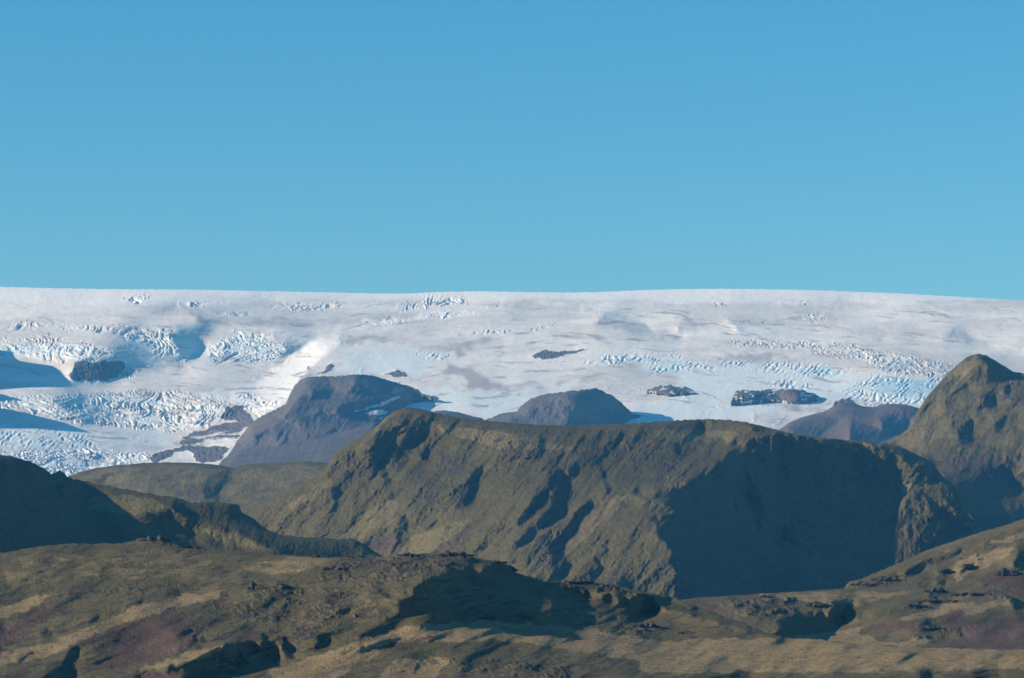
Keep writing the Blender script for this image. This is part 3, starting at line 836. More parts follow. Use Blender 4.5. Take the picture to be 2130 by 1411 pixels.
def turf_attrs(dry=(), rock=(), red=(), cliffs=0.5, heath=0.0):
    def f(R, U, V, Y):
        n = fbm(U / 40, V / 22, 4, 207, 0.6)
        hs = heath * (0.5 + 0.9 * fbm((U * 0.96 - V * 0.9) / 55, (V + 0.25 * U) / 7.5, 5, 401, 0.68)) if heath else 0.0
        return {'a_dry': R.sample(blur(R.mask(list(dry), 7, 8), 1.2), U, V) + 0.12 * n,
                'a_rock': np.maximum(0.8 * R.sample(blur(R.mask(list(rock), 12, 16), 2), U, V) * (0.55 + 0.6 * fbm((U + 0.5 * V) / 22, V / 22, 4, 313, 0.6)), hs * (1 - 0.75 * R.sample(R.mask(list(dry), 8, 8), U, V)) + 0.26 * (heath == 0) + cliffs * 0.3 * fbm((U + 0.5 * V) / 30, V / 40, 4, 303, 0.6)),
                'a_red': R.sample(blur(R.mask(list(red), 6, 9), 1), U, V)}
    return f


far_hill = terrain("hill", 120, 800,
                   P((120, 1000), (140, 992), (150, 988), (165, 982), (200, 974), (250, 967), (300, 963), (340, 962), (400, 963), (440, 966), (468, 970), (486, 974), (500, 969), (520, 966), (560, 963), (600, 961), (640, 960), (680, 963), (720, 972), (800, 1000)),
                   P((120, 1060), (300, 1070), (500, 1100), (650, 1090), (800, 1060)), P((120, 6000), (800, 6000)), 26,
                   g_polys=[F4((1410, 130), (1425, 150), (1400, 200), (1370, 250), (1330, 290), (1330, 335), (1250, 320), (1240, 250), (1200, 220), (1290, 180), (1350, 150)),
                            (F4((1110, 170), (1200, 190), (1190, 260), (1120, 240)), 0.5), (F4((590, 190), (660, 170), (640, 220), (580, 230)), 0.8), (F4((1870, 90), (2000, 95), (1970, 130), (1850, 110)), 0.9), (F4((850, 240), (960, 230), (900, 280), (850, 260)), 0.4), (F4((960, 180), (1110, 150), (1100, 280), (980, 270)), 0.3)],
                   g_amp=1.6, lam_px=260, back=(22, 500), disp=turf_disp(0.55, 34, 40), mat=M_MOUNT, seed=9, vref=1070, base_tilt=-0.75,
                   attrs=turf_attrs([(F4((420, 175), (1000, 90), (1420, 130), (2080, 80), (2080, 260), (1400, 420), (400, 300)), 0.5), F4((640, 190), (800, 150), (800, 220), (650, 240)), F4((420, 180), (700, 120), (900, 110), (600, 170))], [F4((800, 130), (1110, 110), (1100, 290), (880, 270), (940, 180))], [F4((1130, 290), (1190, 210), (1250, 250), (1240, 320), (1150, 315))]))

MT_ROCKY = [M5((240, 340), (420, 250), (480, 200), (560, 80), (700, 90), (620, 380), (480, 460), (350, 440), (250, 480)), M5((760, 400), (1000, 300), (1080, 420), (1000, 640), (760, 660), (720, 560)),
            M5((1140, 200), (1480, 230), (1500, 330), (1300, 450), (1100, 400)), M5((1500, 360), (1700, 350), (1660, 560), (1560, 720), (1340, 760), (1420, 560)), M5((1740, 200), (2130, 180), (2130, 480), (1900, 420), (1800, 330)),
            M5((1400, 800), (1640, 720), (1620, 1000), (1350, 1000), (1320, 900)), N6((0, 200), (200, 230), (500, 300), (480, 420), (200, 500), (0, 480)), N6((0, 900), (200, 850), (360, 1080), (200, 1060), (0, 1000)), N6((1480, 500), (1700, 480), (1800, 700), (1700, 780), (1500, 850))]
MT_SHADE = [Z6((930, 430), (1000, 415), (1050, 415), (1110, 390), (1130, 460), (1120, 520), (1080, 600), (1110, 680), (1150, 700), (1080, 780), (1020, 860), (860, 870), (850, 790), (860, 650), (910, 620), (930, 520)),
            Z6((1270, 220), (1330, 240), (1500, 270), (1600, 300), (1600, 380), (1520, 480), (1410, 560), (1440, 640), (1360, 740), (1330, 800), (1270, 870), (1190, 860), (1130, 790), (1190, 680), (1200, 610), (1270, 530), (1290, 420), (1310, 320)),
            (Z6((1170, 330), (1215, 380), (1210, 560), (1190, 620), (1150, 680), (1090, 620), (1120, 530), (1160, 480)), 0.9), (Z6((1670, 380), (1720, 440), (1640, 470)), 1.1), (Z6((1800, 340), (1950, 360), (2080, 370), (1960, 430), (1860, 460), (1800, 420)), 1.0),
            (Z6((1780, 600), (1820, 600), (1840, 720), (1770, 780), (1740, 700)), 1.0), (Z6((1540, 620), (1610, 600), (1590, 680), (1540, 730), (1490, 690)), 1.0), (Z6((410, 1130), (470, 1060), (495, 1110), (490, 1200), (440, 1380), (400, 1390), (415, 1270)), 1.1),
            (Z6((1050, 910), (1110, 900), (1100, 980), (1050, 1060), (1010, 1040)), 1.0), (Z6((740, 1160), (820, 1040), (830, 1110), (720, 1240), (690, 1350), (600, 1400), (660, 1260)), 0.9), (Z6((500, 760), (560, 700), (690, 610), (700, 690), (600, 830), (520, 900)), 0.35),
            (Z6((1120, 1150), (1200, 1120), (1150, 1220), (1110, 1220)), 0.8), (Z6((940, 1150), (1000, 1100), (980, 1170), (940, 1190)), 0.8), (Z6((1380, 1160), (1500, 1120), (1440, 1280), (1380, 1290)), 0.7), (Z6((1880, 1070), (1960, 1080), (1920, 1150), (1870, 1160)), 0.8),
            M5((1085, 400), (1140, 395), (1120, 450), (1080, 520), (1060, 600), (1020, 645), (1010, 560), (1050, 490)), (M5((920, 560), (980, 510), (1000, 540), (930, 580)), 0.8),
            M5((650, 680), (690, 690), (690, 740), (640, 830), (625, 820), (635, 740)), M5((800, 740), (855, 690), (850, 760), (815, 810), (800, 780)),
            (M5((1550, 410), (1590, 400), (1620, 470), (1660, 550), (1630, 590), (1610, 630), (1620, 650), (1560, 710), (1450, 760), (1440, 740), (1500, 680), (1540, 600), (1520, 500), (1530, 450)), 1.1),
            M5((1500, 530), (1510, 590), (1460, 640), (1420, 700), (1340, 750), (1330, 720), (1380, 660), (1410, 600), (1450, 560)), (M5((1640, 360), (1690, 380), (1680, 440), (1660, 480), (1640, 430)), 0.9),
            M5((1805, 350), (1840, 400), (1880, 500), (1880, 540), (1850, 550), (1830, 480), (1810, 420)), M5((1760, 590), (1780, 620), (1740, 660), (1700, 680), (1690, 730), (1640, 800), (1610, 830), (1605, 770), (1650, 700), (1690, 640)),
            M5((1370, 790), (1430, 780), (1440, 800), (1390, 860), (1340, 880), (1340, 840)), M5((1510, 830), (1620, 840), (1610, 880), (1640, 960), (1590, 1040), (1540, 1040), (1530, 940)), M5((1800, 920), (1820, 960), (1780, 1050), (1760, 1040), (1770, 980)),
            (M5((1960, 540), (2020, 510), (2080, 550), (2130, 600), (2100, 610), (2040, 570)), 1.1), (M5((1840, 840), (1860, 800), (1850, 900), (1820, 950)), 0.7), (M5((1230, 640), (1270, 610), (1260, 660), (1220, 700)), 0.7),
            (M5((1460, 300), (1540, 260), (1530, 320), (1480, 340)), 0.7), (M5((1360, 180), (1420, 170), (1400, 195)), 0.7), (M5((1040, 170), (960, 210), (1000, 170)), 0.8),
            # the great shaded flank
            (N6((530, 300), (640, 335), (750, 365), (800, 385), (800, 460), (800, 700), (780, 1110), (420, 1120), (340, 1050), (250, 1000), (180, 900), (215, 850), (160, 790), (100, 700), (70, 650), (150, 640), (250, 620), (180, 590), (90, 560), (130, 480),
                 (270, 520), (280, 440), (440, 430), (430, 330), (510, 370), (520, 300)), 1.5),
            (N6((800, 385), (960, 390), (1060, 420), (1210, 440), (1340, 500), (1460, 560), (1490, 640), (1480, 860), (1150, 1060), (780, 1110), (800, 700), (800, 420)), 0.25),
            (N6((1380, 500), (1450, 540), (1490, 640), (1500, 860), (1440, 900), (1430, 700)), -0.6),
            (N6((800, 225), (930, 240), (1050, 260), (1110, 290), (1130, 340), (1100, 370), (1000, 330), (900, 300)), 0.75), (N6((205, 240), (240, 235), (240, 300), (210, 290)), 0.9), (N6((300, 230), (480, 260), (400, 280)), 0.4), (N6((840, 185), (900, 200), (860, 205)), 0.9),
            (N6((1600, 530), (1640, 580), (1690, 660), (1700, 720), (1685, 780), (1655, 780), (1665, 690), (1630, 620)), 1.1), (N6((1720, 560), (1760, 600), (1830, 720), (1900, 760), (1850, 640)), 1.0),
            (N6((1250, 350), (1340, 340), (1300, 365)), 0.6), (N6((1540, 400), (1690, 430), (1600, 430)), 0.8),
            # faces catching the sun
            (N6((380, 118), (560, 128), (700, 168), (860, 205), (1000, 240), (1060, 262), (980, 312), (830, 300), (700, 268), (620, 256), (520, 228), (380, 200)), -2.6),
            (stroke(Z6((1120, 720), (1010, 870), (930, 1000), (800, 1130), (620, 1390)), 7), -0.9), (stroke(Z6((1310, 870), (1160, 1010), (1000, 1180), (760, 1411)), 7), -0.7), (stroke(M5((1000, 300), (900, 400), (760, 520), (640, 650), (480, 800)), 8), -0.6), (stroke(M5((1480, 480), (1300, 620), (1120, 740), (900, 890)), 9), -0.6),
            (stroke(M5((1560, 720), (1440, 800), (1320, 900)), 8), -0.6), (stroke(M5((1620, 320), (1500, 440), (1330, 560), (1180, 700)), 9), -0.55), (stroke(M5((1880, 560), (1760, 680), (1620, 860), (1560, 960)), 9), -0.6), (stroke(M5((1000, 640), (880, 720), (700, 880)), 8), -0.5), (stroke(M5((1880, 760), (1780, 900), (1640, 1040)), 9), -0.5),
            (stroke(G3((1880, 600), (1800, 760), (1700, 860)), 9), -0.4),
            (N6((605, 445), (655, 495), (690, 580), (692, 700), (680, 715), (665, 600), (625, 560)), -2.6), (N6((815, 770), (840, 728), (895, 800), (830, 795)), -2.6), (N6((530, 550), (575, 600), (550, 600)), -2.2),
            (N6((1500, 560), (1600, 530), (1650, 640), (1660, 780), (1500, 860)), -0.2), (M5((820, 880), (1000, 740), (1110, 690), (1040, 760), (880, 880)), -0.35), (M5((1650, 860), (1780, 680), (1920, 560), (2000, 560), (1900, 640), (1700, 780)), -0.3),
            (M5((0, 600), (220, 450), (270, 500), (150, 580), (0, 640)), -0.3), (N6((1130, 350), (1400, 330), (1560, 440), (1740, 480), (1700, 520), (1560, 500), (1480, 520), (1340, 490), (1200, 430)), -0.8), (N6((1690, 560), (1760, 620), (1800, 700), (1760, 740), (1690, 760)), -0.8)]
mountain = terrain("mountain", 470, 2160,
                   P((470, 1085), (505, 1061), (560, 1035), (620, 1010), (665, 988), (680, 975), (686, 958), (694, 946), (700, 938), (730, 920), (760, 902), (790, 882), (800, 870), (815, 858), (830, 852), (845, 848), (870, 850), (900, 857), (930, 864), (960, 870), (1000, 874),
                     (1060, 880), (1120, 884), (1180, 885), (1250, 884), (1300, 882), (1360, 878), (1420, 874), (1470, 872), (1520, 874), (1560, 880), (1600, 890), (1650, 903), (1700, 910), (1750, 915), (1800, 919), (1840, 922), (1870, 928), (1895, 940), (1920, 952),
                     (1942, 962), (1955, 985), (1968, 998), (1980, 1006), (1988, 1016), (1998, 1040), (2010, 1075), (2030, 1090), (2050, 1093), (2080, 1104), (2120, 1130), (2160, 1170)),
                   P((470, 1130), (560, 1150), (700, 1185), (900, 1200), (1200, 1255), (1450, 1275), (1700, 1265), (1900, 1200), (2050, 1150), (2160, 1180)),
                   P((470, 4400), (1100, 4250), (1500, 4300), (2160, 4700)), 31,
                   slope_polys=[(M5((240, 330), (500, 180), (700, 90), (820, 130), (740, 320), (600, 440), (450, 460), (250, 460)), 46), (M5((800, 90), (2130, 100), (2130, 200), (1400, 240), (1000, 170)), 12), (N6((0, 110), (400, 100), (700, 170), (1000, 210), (700, 250), (300, 200), (0, 200)), 12), (N6((420, 100), (560, 110), (700, 150), (860, 190), (1000, 225), (1080, 262), (980, 315), (830, 305), (700, 275), (560, 240), (420, 205)), 6),
                                (N6((560, 300), (1400, 520), (1480, 860), (900, 1050), (400, 1000)), 40), (M5((1740, 200), (2130, 230), (2130, 420), (1800, 320)), 42)],
                   g_polys=MT_SHADE, g_amp=1.95, lam_px=1000, alpha=0.12, soft=3.0, jag=8, rnd=(8, 4), back=(16, 900),
                   extra_g=lambda R: -0.42 + 1.2 * fbm((R.U + 0.75 * R.V) / 26, R.V / 90, 4, 53, 0.6),
                   disp=turf_disp(1.0, 22, 60, 0.7, MT_ROCKY), mat=M_MOUNT, seed=10, vref=1200, crest_noise=2.0,
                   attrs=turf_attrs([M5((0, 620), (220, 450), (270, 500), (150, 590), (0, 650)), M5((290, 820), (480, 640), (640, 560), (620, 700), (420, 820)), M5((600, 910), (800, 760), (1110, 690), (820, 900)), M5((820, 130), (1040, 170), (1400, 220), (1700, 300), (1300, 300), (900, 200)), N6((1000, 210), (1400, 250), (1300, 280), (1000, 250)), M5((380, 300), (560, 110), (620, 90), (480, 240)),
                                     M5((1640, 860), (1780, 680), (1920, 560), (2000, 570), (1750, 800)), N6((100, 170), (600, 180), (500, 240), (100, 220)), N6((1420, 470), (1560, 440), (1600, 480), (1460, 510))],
                                    MT_ROCKY, [M5((870, 890), (1000, 770), (1110, 700), (1080, 760), (1010, 880)), M5((400, 850), (620, 780), (640, 850), (560, 900)), M5((1690, 790), (1800, 690), (1910, 620), (1850, 700), (1720, 800)), N6((1500, 330), (1700, 300), (1780, 400), (1700, 420))]))

spur = terrain("hill", 1862, 2080,
               P((1862, 1110), (1868, 1070), (1873, 1046), (1880, 1034), (1890, 1025), (1905, 1016), (1930, 1009), (1958, 1007), (1982, 1012), (1989, 1028), (2003, 1058), (2022, 1080), (2042, 1089), (2060, 1100), (2080, 1122)),
               P((1862, 1200), (2080, 1170)), P((1862, 4150), (2080, 4250)), 40,
               g_polys=[(N6((1598, 530), (1640, 580), (1690, 660), (1702, 720), (1685, 790), (1655, 790), (1668, 690), (1630, 620)), 1.3), (N6((1700, 545), (1760, 620), (1840, 730), (1900, 770), (1960, 780), (1800, 560)), 1.1), (N6((1455, 545), (1500, 520), (1510, 560), (1480, 600)), 0.5),
                        (N6((1590, 640), (1620, 660), (1630, 800), (1600, 800)), 0.7), (N6((1480, 600), (1520, 600), (1510, 640)), 0.6)],
               g_amp=2.0, lam_px=200, alpha=0.2, soft=2.5, jag=5, rnd=(5, 2), back=(40, 500), extra_g=lambda R: -0.5 + 0.8 * fbm(R.U / 14, R.V / 40, 4, 63, 0.65), disp=turf_disp(0.8, 16, 66, 0.1, [N6((1440, 460), (1990, 460), (1990, 900), (1440, 900))]), mat=M_MOUNT, seed=16,
               crest_noise=2.5, vref=1170, attrs=turf_attrs([], [N6((1440, 460), (1990, 460), (1990, 900), (1440, 900))], []))

peak = terrain("mountain", 1800, 2400,
               P((1800, 948), (1840, 922), (1870, 906), (1895, 889), (1903, 866), (1912, 850), (1928, 826), (1945, 806), (1970, 779), (1995, 756), (2010, 744), (2022, 738), (2035, 736), (2050, 739), (2068, 749), (2090, 762), (2108, 774), (2130, 777), (2200, 790), (2300, 830), (2400, 880)),
               P((1800, 1000), (1880, 1130), (2000, 1150), (2400, 1150)), P((1800, 5500), (2400, 5500)), 34, slope_polys=[(G3((1860, 474), (1900, 484), (1990, 528), (2100, 578), (2100, 600), (1980, 580), (1900, 560)), 62)], slope_blur=4,
               g_polys=[(G3((1855, 478), (1900, 490), (1990, 530), (2095, 580), (1990, 580), (1930, 565), (1880, 555), (1895, 520)), 2.6), G3((2010, 650), (2050, 650), (2045, 720), (2010, 715)), G3((1880, 725), (1945, 730), (1935, 785), (1880, 790)), G3((1750, 900), (1805, 870), (1815, 900), (1770, 990), (1735, 985), (1715, 945)),
                        (G3((1675, 880), (1700, 860), (1690, 910)), 1.0), G3((1770, 985), (1820, 990), (1795, 1008)), (G3((1700, 680), (1790, 660), (1780, 690), (1700, 700)), 0.5), (N6((1690, 400), (1810, 405), (1930, 412), (2010, 435), (2065, 470), (2090, 520), (2160, 560), (2160, 720), (1950, 720), (1800, 690), (1740, 590), (1690, 520)), 1.25),
                        (G3((1960, 880), (2000, 870), (1980, 960), (1950, 940)), 0.6), (G3((1840, 540), (1870, 530), (1860, 560)), 0.6), (G3((2070, 1080), (2110, 1070), (2090, 1120)), 0.6), (G3((1460, 790), (1490, 790), (1440, 880), (1420, 880)), 0.5), (N6((1560, 290), (1690, 350), (1650, 380)), 0.5),
                        (N6((1700, 330), (2080, 340), (2080, 420), (1800, 400)), 0.15)],
               g_amp=2.2, lam_px=420, alpha=0.12, soft=3, jag=4, rnd=(4, 1.5), back=(30, 800), extra_g=lambda R: -0.55 + 0.85 * fbm((R.U + 0.4 * R.V) / 30, R.V / 50, 4, 73, 0.6),
               disp=turf_disp(0.65, 26, 80, 0.5, [G3((1860, 640), (2130, 640), (2130, 760), (1880, 800)), G3((1660, 870), (1830, 860), (1840, 1010), (1720, 1000)), G3((1440, 800), (1560, 700), (1520, 820), (1420, 900))]), mat=M_MOUNT, seed=11, vref=1100,
               attrs=turf_attrs([(G3((1250, 1010), (1480, 760), (1760, 480), (1900, 480), (2130, 600), (2130, 1240), (1600, 1240)), 0.42), G3((1250, 1010), (1480, 860), (1700, 560), (1830, 460), (1860, 560), (1640, 760), (1700, 960), (1500, 1040))], [G3((1770, 500), (1830, 455), (1900, 475), (2000, 535), (1960, 560), (1860, 540)), G3((1860, 640), (2130, 640), (2130, 760), (1880, 800)), G3((1660, 870), (1830, 860), (1840, 1010), (1720, 1000)), G3((1440, 800), (1560, 700), (1520, 820), (1420, 900))],
                                [(N6((1690, 320), (1900, 300), (2080, 340), (2060, 420), (1800, 405), (1700, 390)), 0.8), (G3((2030, 650), (2130, 660), (2130, 720), (2040, 720)), 0.55)]))

left_hill = terrain("hill", -250, 830,
                    P((-250, 925), (-100, 935), (0, 946), (23, 949), (50, 957), (68, 962), (82, 969), (97, 980), (106, 985), (120, 980), (127, 979), (136, 986), (140, 993), (160, 998), (205, 1007), (266, 1019), (307, 1026), (341, 1033), (368, 1035), (399, 1045), (436, 1043), (470, 1047), (498, 1050),
                      (501, 1064), (525, 1077), (545, 1094), (559, 1104), (579, 1111), (613, 1116), (665, 1118), (707, 1122), (725, 1119), (746, 1125), (778, 1146), (830, 1185)),
                    P((-250, 1180), (0, 1175), (300, 1160), (600, 1185), (830, 1190)), P((-250, 2900), (0, 3000), (830, 3200)), 26,
                    g_polys=[(F4((-400, -40), (0, 50), (200, 95), (290, 150), (410, 185), (470, 230), (520, 300), (530, 370), (600, 420), (620, 460), (690, 520), (740, 570), (600, 640), (0, 700), (-700, 700)), 1.3), (F4((470, 195), (600, 225), (780, 262), (700, 255), (560, 240)), 0.9), (F4((880, 300), (1040, 300), (1010, 320), (900, 315)), 0.9),
                             (F4((700, 430), (830, 435), (950, 400), (1040, 410), (1060, 480), (1100, 520), (1170, 530), (1210, 590), (1330, 620), (1100, 630), (820, 560), (750, 540)), 1.2),
                             (F4((1040, 320), (1090, 310), (1180, 350), (1290, 345), (1470, 355), (1475, 395), (1640, 510), (1900, 550), (2083, 570), (2300, 640), (2000, 680), (1720, 650), (1620, 600), (1470, 530), (1400, 500), (1280, 470), (1170, 450), (1060, 400)), 1.3),
                             (F4((1210, 560), (1350, 560), (1370, 620), (1320, 620)), 0.9), (F4((1390, 590), (1450, 575), (1480, 640), (1400, 620)), 0.7),
                             (F4((15, 100), (40, 110), (30, 160), (10, 170)), -1.6), (F4((350, 240), (385, 225), (385, 290), (365, 290)), -1.5), (F4((160, 100), (190, 110), (180, 130)), -1.3), (F4((90, 180), (110, 190), (100, 210)), -1.3), (F4((610, 420), (650, 400), (740, 490), (750, 550), (710, 560), (650, 490)), -0.8), (F4((530, 300), (860, 285), (1030, 365), (830, 425), (630, 400)), -0.45), (F4((1150, 480), (1300, 480), (1470, 530), (1660, 640), (1400, 570), (1200, 540)), -0.6)],
                    g_amp=1.7, lam_px=420, alpha=0.3, soft=3, jag=5, rnd=(7, 3), back=(25, 500), extra_g=lambda R: -0.25 + 0.4 * fbm(R.U / 34, R.V / 26, 4, 83, 0.6), base_tilt=0.0,
                    disp=turf_disp(0.6, 26, 100, 0.2), mat=M_MOUNT, seed=12, vref=1170, crest_noise=1.8,
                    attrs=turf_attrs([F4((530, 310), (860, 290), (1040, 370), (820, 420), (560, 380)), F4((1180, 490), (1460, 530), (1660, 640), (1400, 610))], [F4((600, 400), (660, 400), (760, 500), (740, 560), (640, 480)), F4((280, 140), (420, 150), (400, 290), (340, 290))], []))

right_slope = terrain("hill", 1730, 2400,
                      P((1730, 1240), (1756, 1225), (1760, 1215), (1772, 1209), (1790, 1205), (1814, 1195), (1840, 1184), (1886, 1165), (1925, 1146), (1968, 1131), (2010, 1117), (2055, 1103), (2095, 1092), (2130, 1079), (2200, 1060), (2400, 1020)),
                      P((1730, 1250), (1800, 1250), (2000, 1270), (2130, 1330), (2400, 1340)), P((1730, 2500), (2400, 2500)), 22,
                      g_polys=[(Z8((890, 680), (980, 600), (1050, 570), (1480, 450), (1400, 520), (1100, 620), (990, 690), (880, 705)), 0.9), Z8((1230, 660), (1310, 660), (1400, 690), (1290, 715), (1230, 705)), Z8((1430, 690), (1520, 600), (1590, 600), (1560, 650), (1440, 700)), Z8((1220, 770), (1290, 770), (1280, 830), (1210, 820)),
                               (Z8((1990, 580), (2040, 440), (2160, 430), (2160, 650), (2000, 640)), 1.1), (Z8((2010, 320), (2092, 290), (2092, 330), (2020, 340)), 1.0), (Z8((1830, 290), (1890, 270), (1880, 295)), 1.0), (Z8((1600, 500), (1630, 490), (1640, 520), (1600, 530)), 1.0), (Z8((400, 790), (440, 830), (560, 830), (440, 850)), 0.8),
                               (Z8((1680, 400), (1760, 350), (1780, 380), (1700, 420)), 0.7), (Z8((1610, 580), (1690, 540), (1640, 590)), 0.7), (Z8((750, 720), (800, 690), (830, 740), (780, 760)), 0.6), (Z8((870, 740), (900, 740), (890, 770)), 0.8)],
                      g_amp=2.6, lam_px=220, soft=2.5, jag=4, rnd=(6, 3), back=(20, 300), extra_g=lambda R: -0.2 + 0.7 * fbm((R.U + 1.2 * R.V) / 34, R.V / 20, 4, 93, 0.6),
                      disp=turf_disp(0.5, 22, 120, 1.6, [Z8((280, 820), (600, 680), (900, 680), (860, 830), (300, 850)), Z8((1000, 600), (1500, 450), (1500, 520), (1050, 640)), Z8((1680, 400), (1960, 370), (1960, 430), (1720, 520))]), mat=M_MOOR, seed=13, vref=1250, crest_noise=1.3,
                      attrs=turf_attrs([Z8((880, 640), (1300, 480), (2092, 140), (2092, 270), (1480, 440), (1000, 580)), Z8((1400, 560), (2000, 400), (1950, 520), (1500, 720), (1350, 820))], [Z8((280, 820), (600, 680), (900, 680), (860, 830), (300, 850)), Z8((1680, 400), (1960, 370), (1960, 430), (1720, 520)), Z8((1960, 560), (2092, 430), (2092, 700), (1900, 740))],
                                       [Z8((1640, 760), (1800, 680), (1950, 620), (2000, 740), (2092, 700), (2092, 1000), (1960, 900), (1800, 820), (1620, 800))]))

# ------------------------------------------------------------------ moorland in front


def folds(R, seed):
    """long overlapping swells that run down to the left"""
    c, s = math.cos(0.32), math.sin(0.32)
    a, b = R.U * c - R.V * s, R.U * s + R.V * c
    w = 5 * fbm(R.U / 90, R.V / 40, 3, seed + 2)
    return 2.7 * fbm(a / 130, (b + w) / 17, 4, seed, 0.6) + 1.3 * fbm((R.U + 1.5 * R.V) / 60, R.V / 18, 3, seed + 9)


def cuts(U, V, seed):
    """small broken banks and sheep terraces along the slope"""
    w = 6 * fbm(U / 70, V / 30, 3, seed)
    b = V + 0.22 * U * sstep(900, 300, U) + 0.05 * U * sstep(900, 1500, U) + w
    gate = sstep(0.0, 0.35, fbm((U - V) / 60, V / 12, 4, seed + 3, 0.65))
    gate = gate * (1 - 0.85 * sstep(1310, 1335, V) * sstep(850, 1050, U))
    return -1.5 * gate * sstep(0.16, 0.0, np.abs(perlin(U / 95, b / 8.5, seed + 5))) + 0.5 * gate * fbm(U / 7, V / 3, 3, seed + 8, 0.7)


def crags(U, V, seed):
    """broken lava: blocks standing up in clusters, smooth ground between them"""
    n = fbm((U - 0.6 * V) / 46, V / 13, 5, seed, 0.62)
    return 2.2 * sstep(-0.05, 0.5, n) * (0.5 + 0.8 * ridged(U / 16, V / 6, 3, seed + 5, 0.6)) - 0.3 * n


RP_ROUGH = [Z8((1090, 880), (1500, 890), (1980, 880), (2092, 1060), (1600, 930), (1100, 940)), Z8((860, 1040), (1080, 980), (1080, 1060), (880, 1070)), F8((400, 540), (700, 500), (1130, 540), (830, 640), (560, 620)), Z8((740, 1360), (1380, 1240), (1450, 1330), (1000, 1411))]
right_moor = terrain("moorland", 1390, 2400,
                     P((1390, 1262), (1420, 1247), (1440, 1245), (1460, 1243), (1510, 1240), (1560, 1237), (1640, 1232), (1700, 1228), (1760, 1224), (1800, 1223), (1860, 1223), (1930, 1225), (2000, 1227), (2040, 1225), (2080, 1228), (2100, 1240), (2130, 1252), (2200, 1262), (2400, 1280)),
                     P((1390, 1300), (1560, 1335), (1640, 1350), (1800, 1360), (2400, 1420)), P((1390, 2060), (2400, 2060)), 9,
                     slope_polys=[(F8((820, 600), (1130, 560), (1160, 660), (900, 740)), 28), (F8((1200, 640), (1700, 640), (1900, 780), (1300, 720)), 18)],
                     g_polys=[(F8((840, 610), (960, 600), (1060, 610), (1085, 560), (1130, 570), (1175, 528), (1120, 590), (1145, 660), (1040, 690), (900, 715), (840, 740), (760, 720), (800, 680), (720, 660)), 1.6), (F8((620, 575), (720, 565), (790, 580), (830, 600), (760, 630), (680, 630), (600, 620)), 1.0),
                              (F8((500, 580), (560, 550), (600, 555), (570, 580)), 0.9), (F8((740, 540), (830, 533), (890, 550), (800, 550)), 0.9), (Z8((1120, 910), (1150, 880), (1260, 900), (1480, 900), (1490, 930), (1300, 950), (1140, 940)), 0.9), (Z8((870, 1040), (1000, 995), (1070, 1000), (1070, 1050), (980, 1040)), 0.9),
                              (Z8((1510, 890), (1570, 840), (1650, 830), (1730, 880), (1600, 890)), 1.0), (Z8((1700, 900), (1810, 890), (1800, 930), (1720, 920)), 0.8), (Z8((1940, 880), (1980, 890), (2092, 980), (2160, 1050), (2000, 1040), (1950, 980)), 1.1), (Z8((390, 1090), (480, 1070), (450, 1150), (410, 1170)), 0.7), (Z8((260, 1110), (350, 1095), (290, 1130)), 0.9),
                              (Z8((1040, 1210), (1100, 1190), (1250, 1230), (1080, 1245)), 0.9), (Z8((750, 1370), (1130, 1300), (1260, 1250), (1390, 1250), (1380, 1290), (1100, 1380), (900, 1380)), 0.6), (Z8((1400, 1280), (1440, 1260), (1460, 1320), (1500, 1340), (1420, 1340)), 0.8), (Z8((1140, 980), (1220, 985), (1160, 1000)), 0.9), (Z8((130, 960), (170, 950), (150, 990)), 0.7),
                              (Z8((1000, 1110), (1200, 1080), (1100, 1120)), 0.7)],
                     g_amp=5.0, lam_px=350, alpha=0.3, soft=4.0, jag=6, rnd=(5, 2), back=(6, 250), extra_g=lambda R: -0.3 + folds(R, 113), crest_noise=1.0,
                     disp=lambda R, U, V, Y: (0.0, Y / F * (cuts(U, V, 431) + 0.45 * fbm(U / 26, V / 8, 6, 121, 0.7) + 2.2 * R.sample(blur(R.mask(RP_ROUGH, 8, 10), 1), U, V) * crags(U, V, 125))), mat=M_MOOR, seed=14, vref=1340,
                     attrs=turf_attrs([F8((850, 730), (1200, 680), (1700, 560), (2100, 520), (1900, 600), (1500, 640), (1200, 700), (1340, 760), (1700, 740), (1500, 790), (900, 770)), (F8((500, 500), (1100, 480), (1700, 470), (1100, 560)), 0.7)], RP_ROUGH,
                                      [F8((1210, 680), (1400, 630), (1520, 640), (1620, 660), (1560, 690), (1350, 710)), F8((1640, 640), (1720, 580), (1800, 590), (1840, 640), (2130, 600), (2300, 620), (2300, 810), (1900, 805), (1650, 800), (1760, 740)), F8((230, 520), (380, 525), (480, 570), (620, 650), (560, 650))]))

MOOR_ROUGH = [F7((280, 260), (500, 220), (760, 190), (1000, 180), (1340, 260), (1340, 300), (1100, 270), (860, 350), (820, 400), (560, 440), (900, 510), (700, 570), (560, 560), (150, 480), (280, 430)), F4((820, 550), (1000, 540), (1160, 600), (1000, 620), (830, 580)), F4((1490, 850), (1900, 840), (1880, 930), (1520, 930)),
              F7((1100, 520), (1460, 530), (1500, 560), (1200, 570)), F7((1760, 590), (2130, 600), (2130, 660), (1950, 640)), F4((370, 880), (600, 860), (1000, 820), (1200, 850), (800, 900)), F4((1170, 1030), (1290, 1100), (1250, 1200), (1120, 1250)), F7((1480, 320), (1900, 350), (2130, 420), (2130, 470), (1700, 420)),
              F4((1200, 960), (2083, 920), (2083, 1100), (1500, 1060)), F7((600, 770), (1640, 790), (1600, 881), (1300, 860)), (F7((0, 590), (330, 590), (300, 720), (0, 800)), 0.6)]
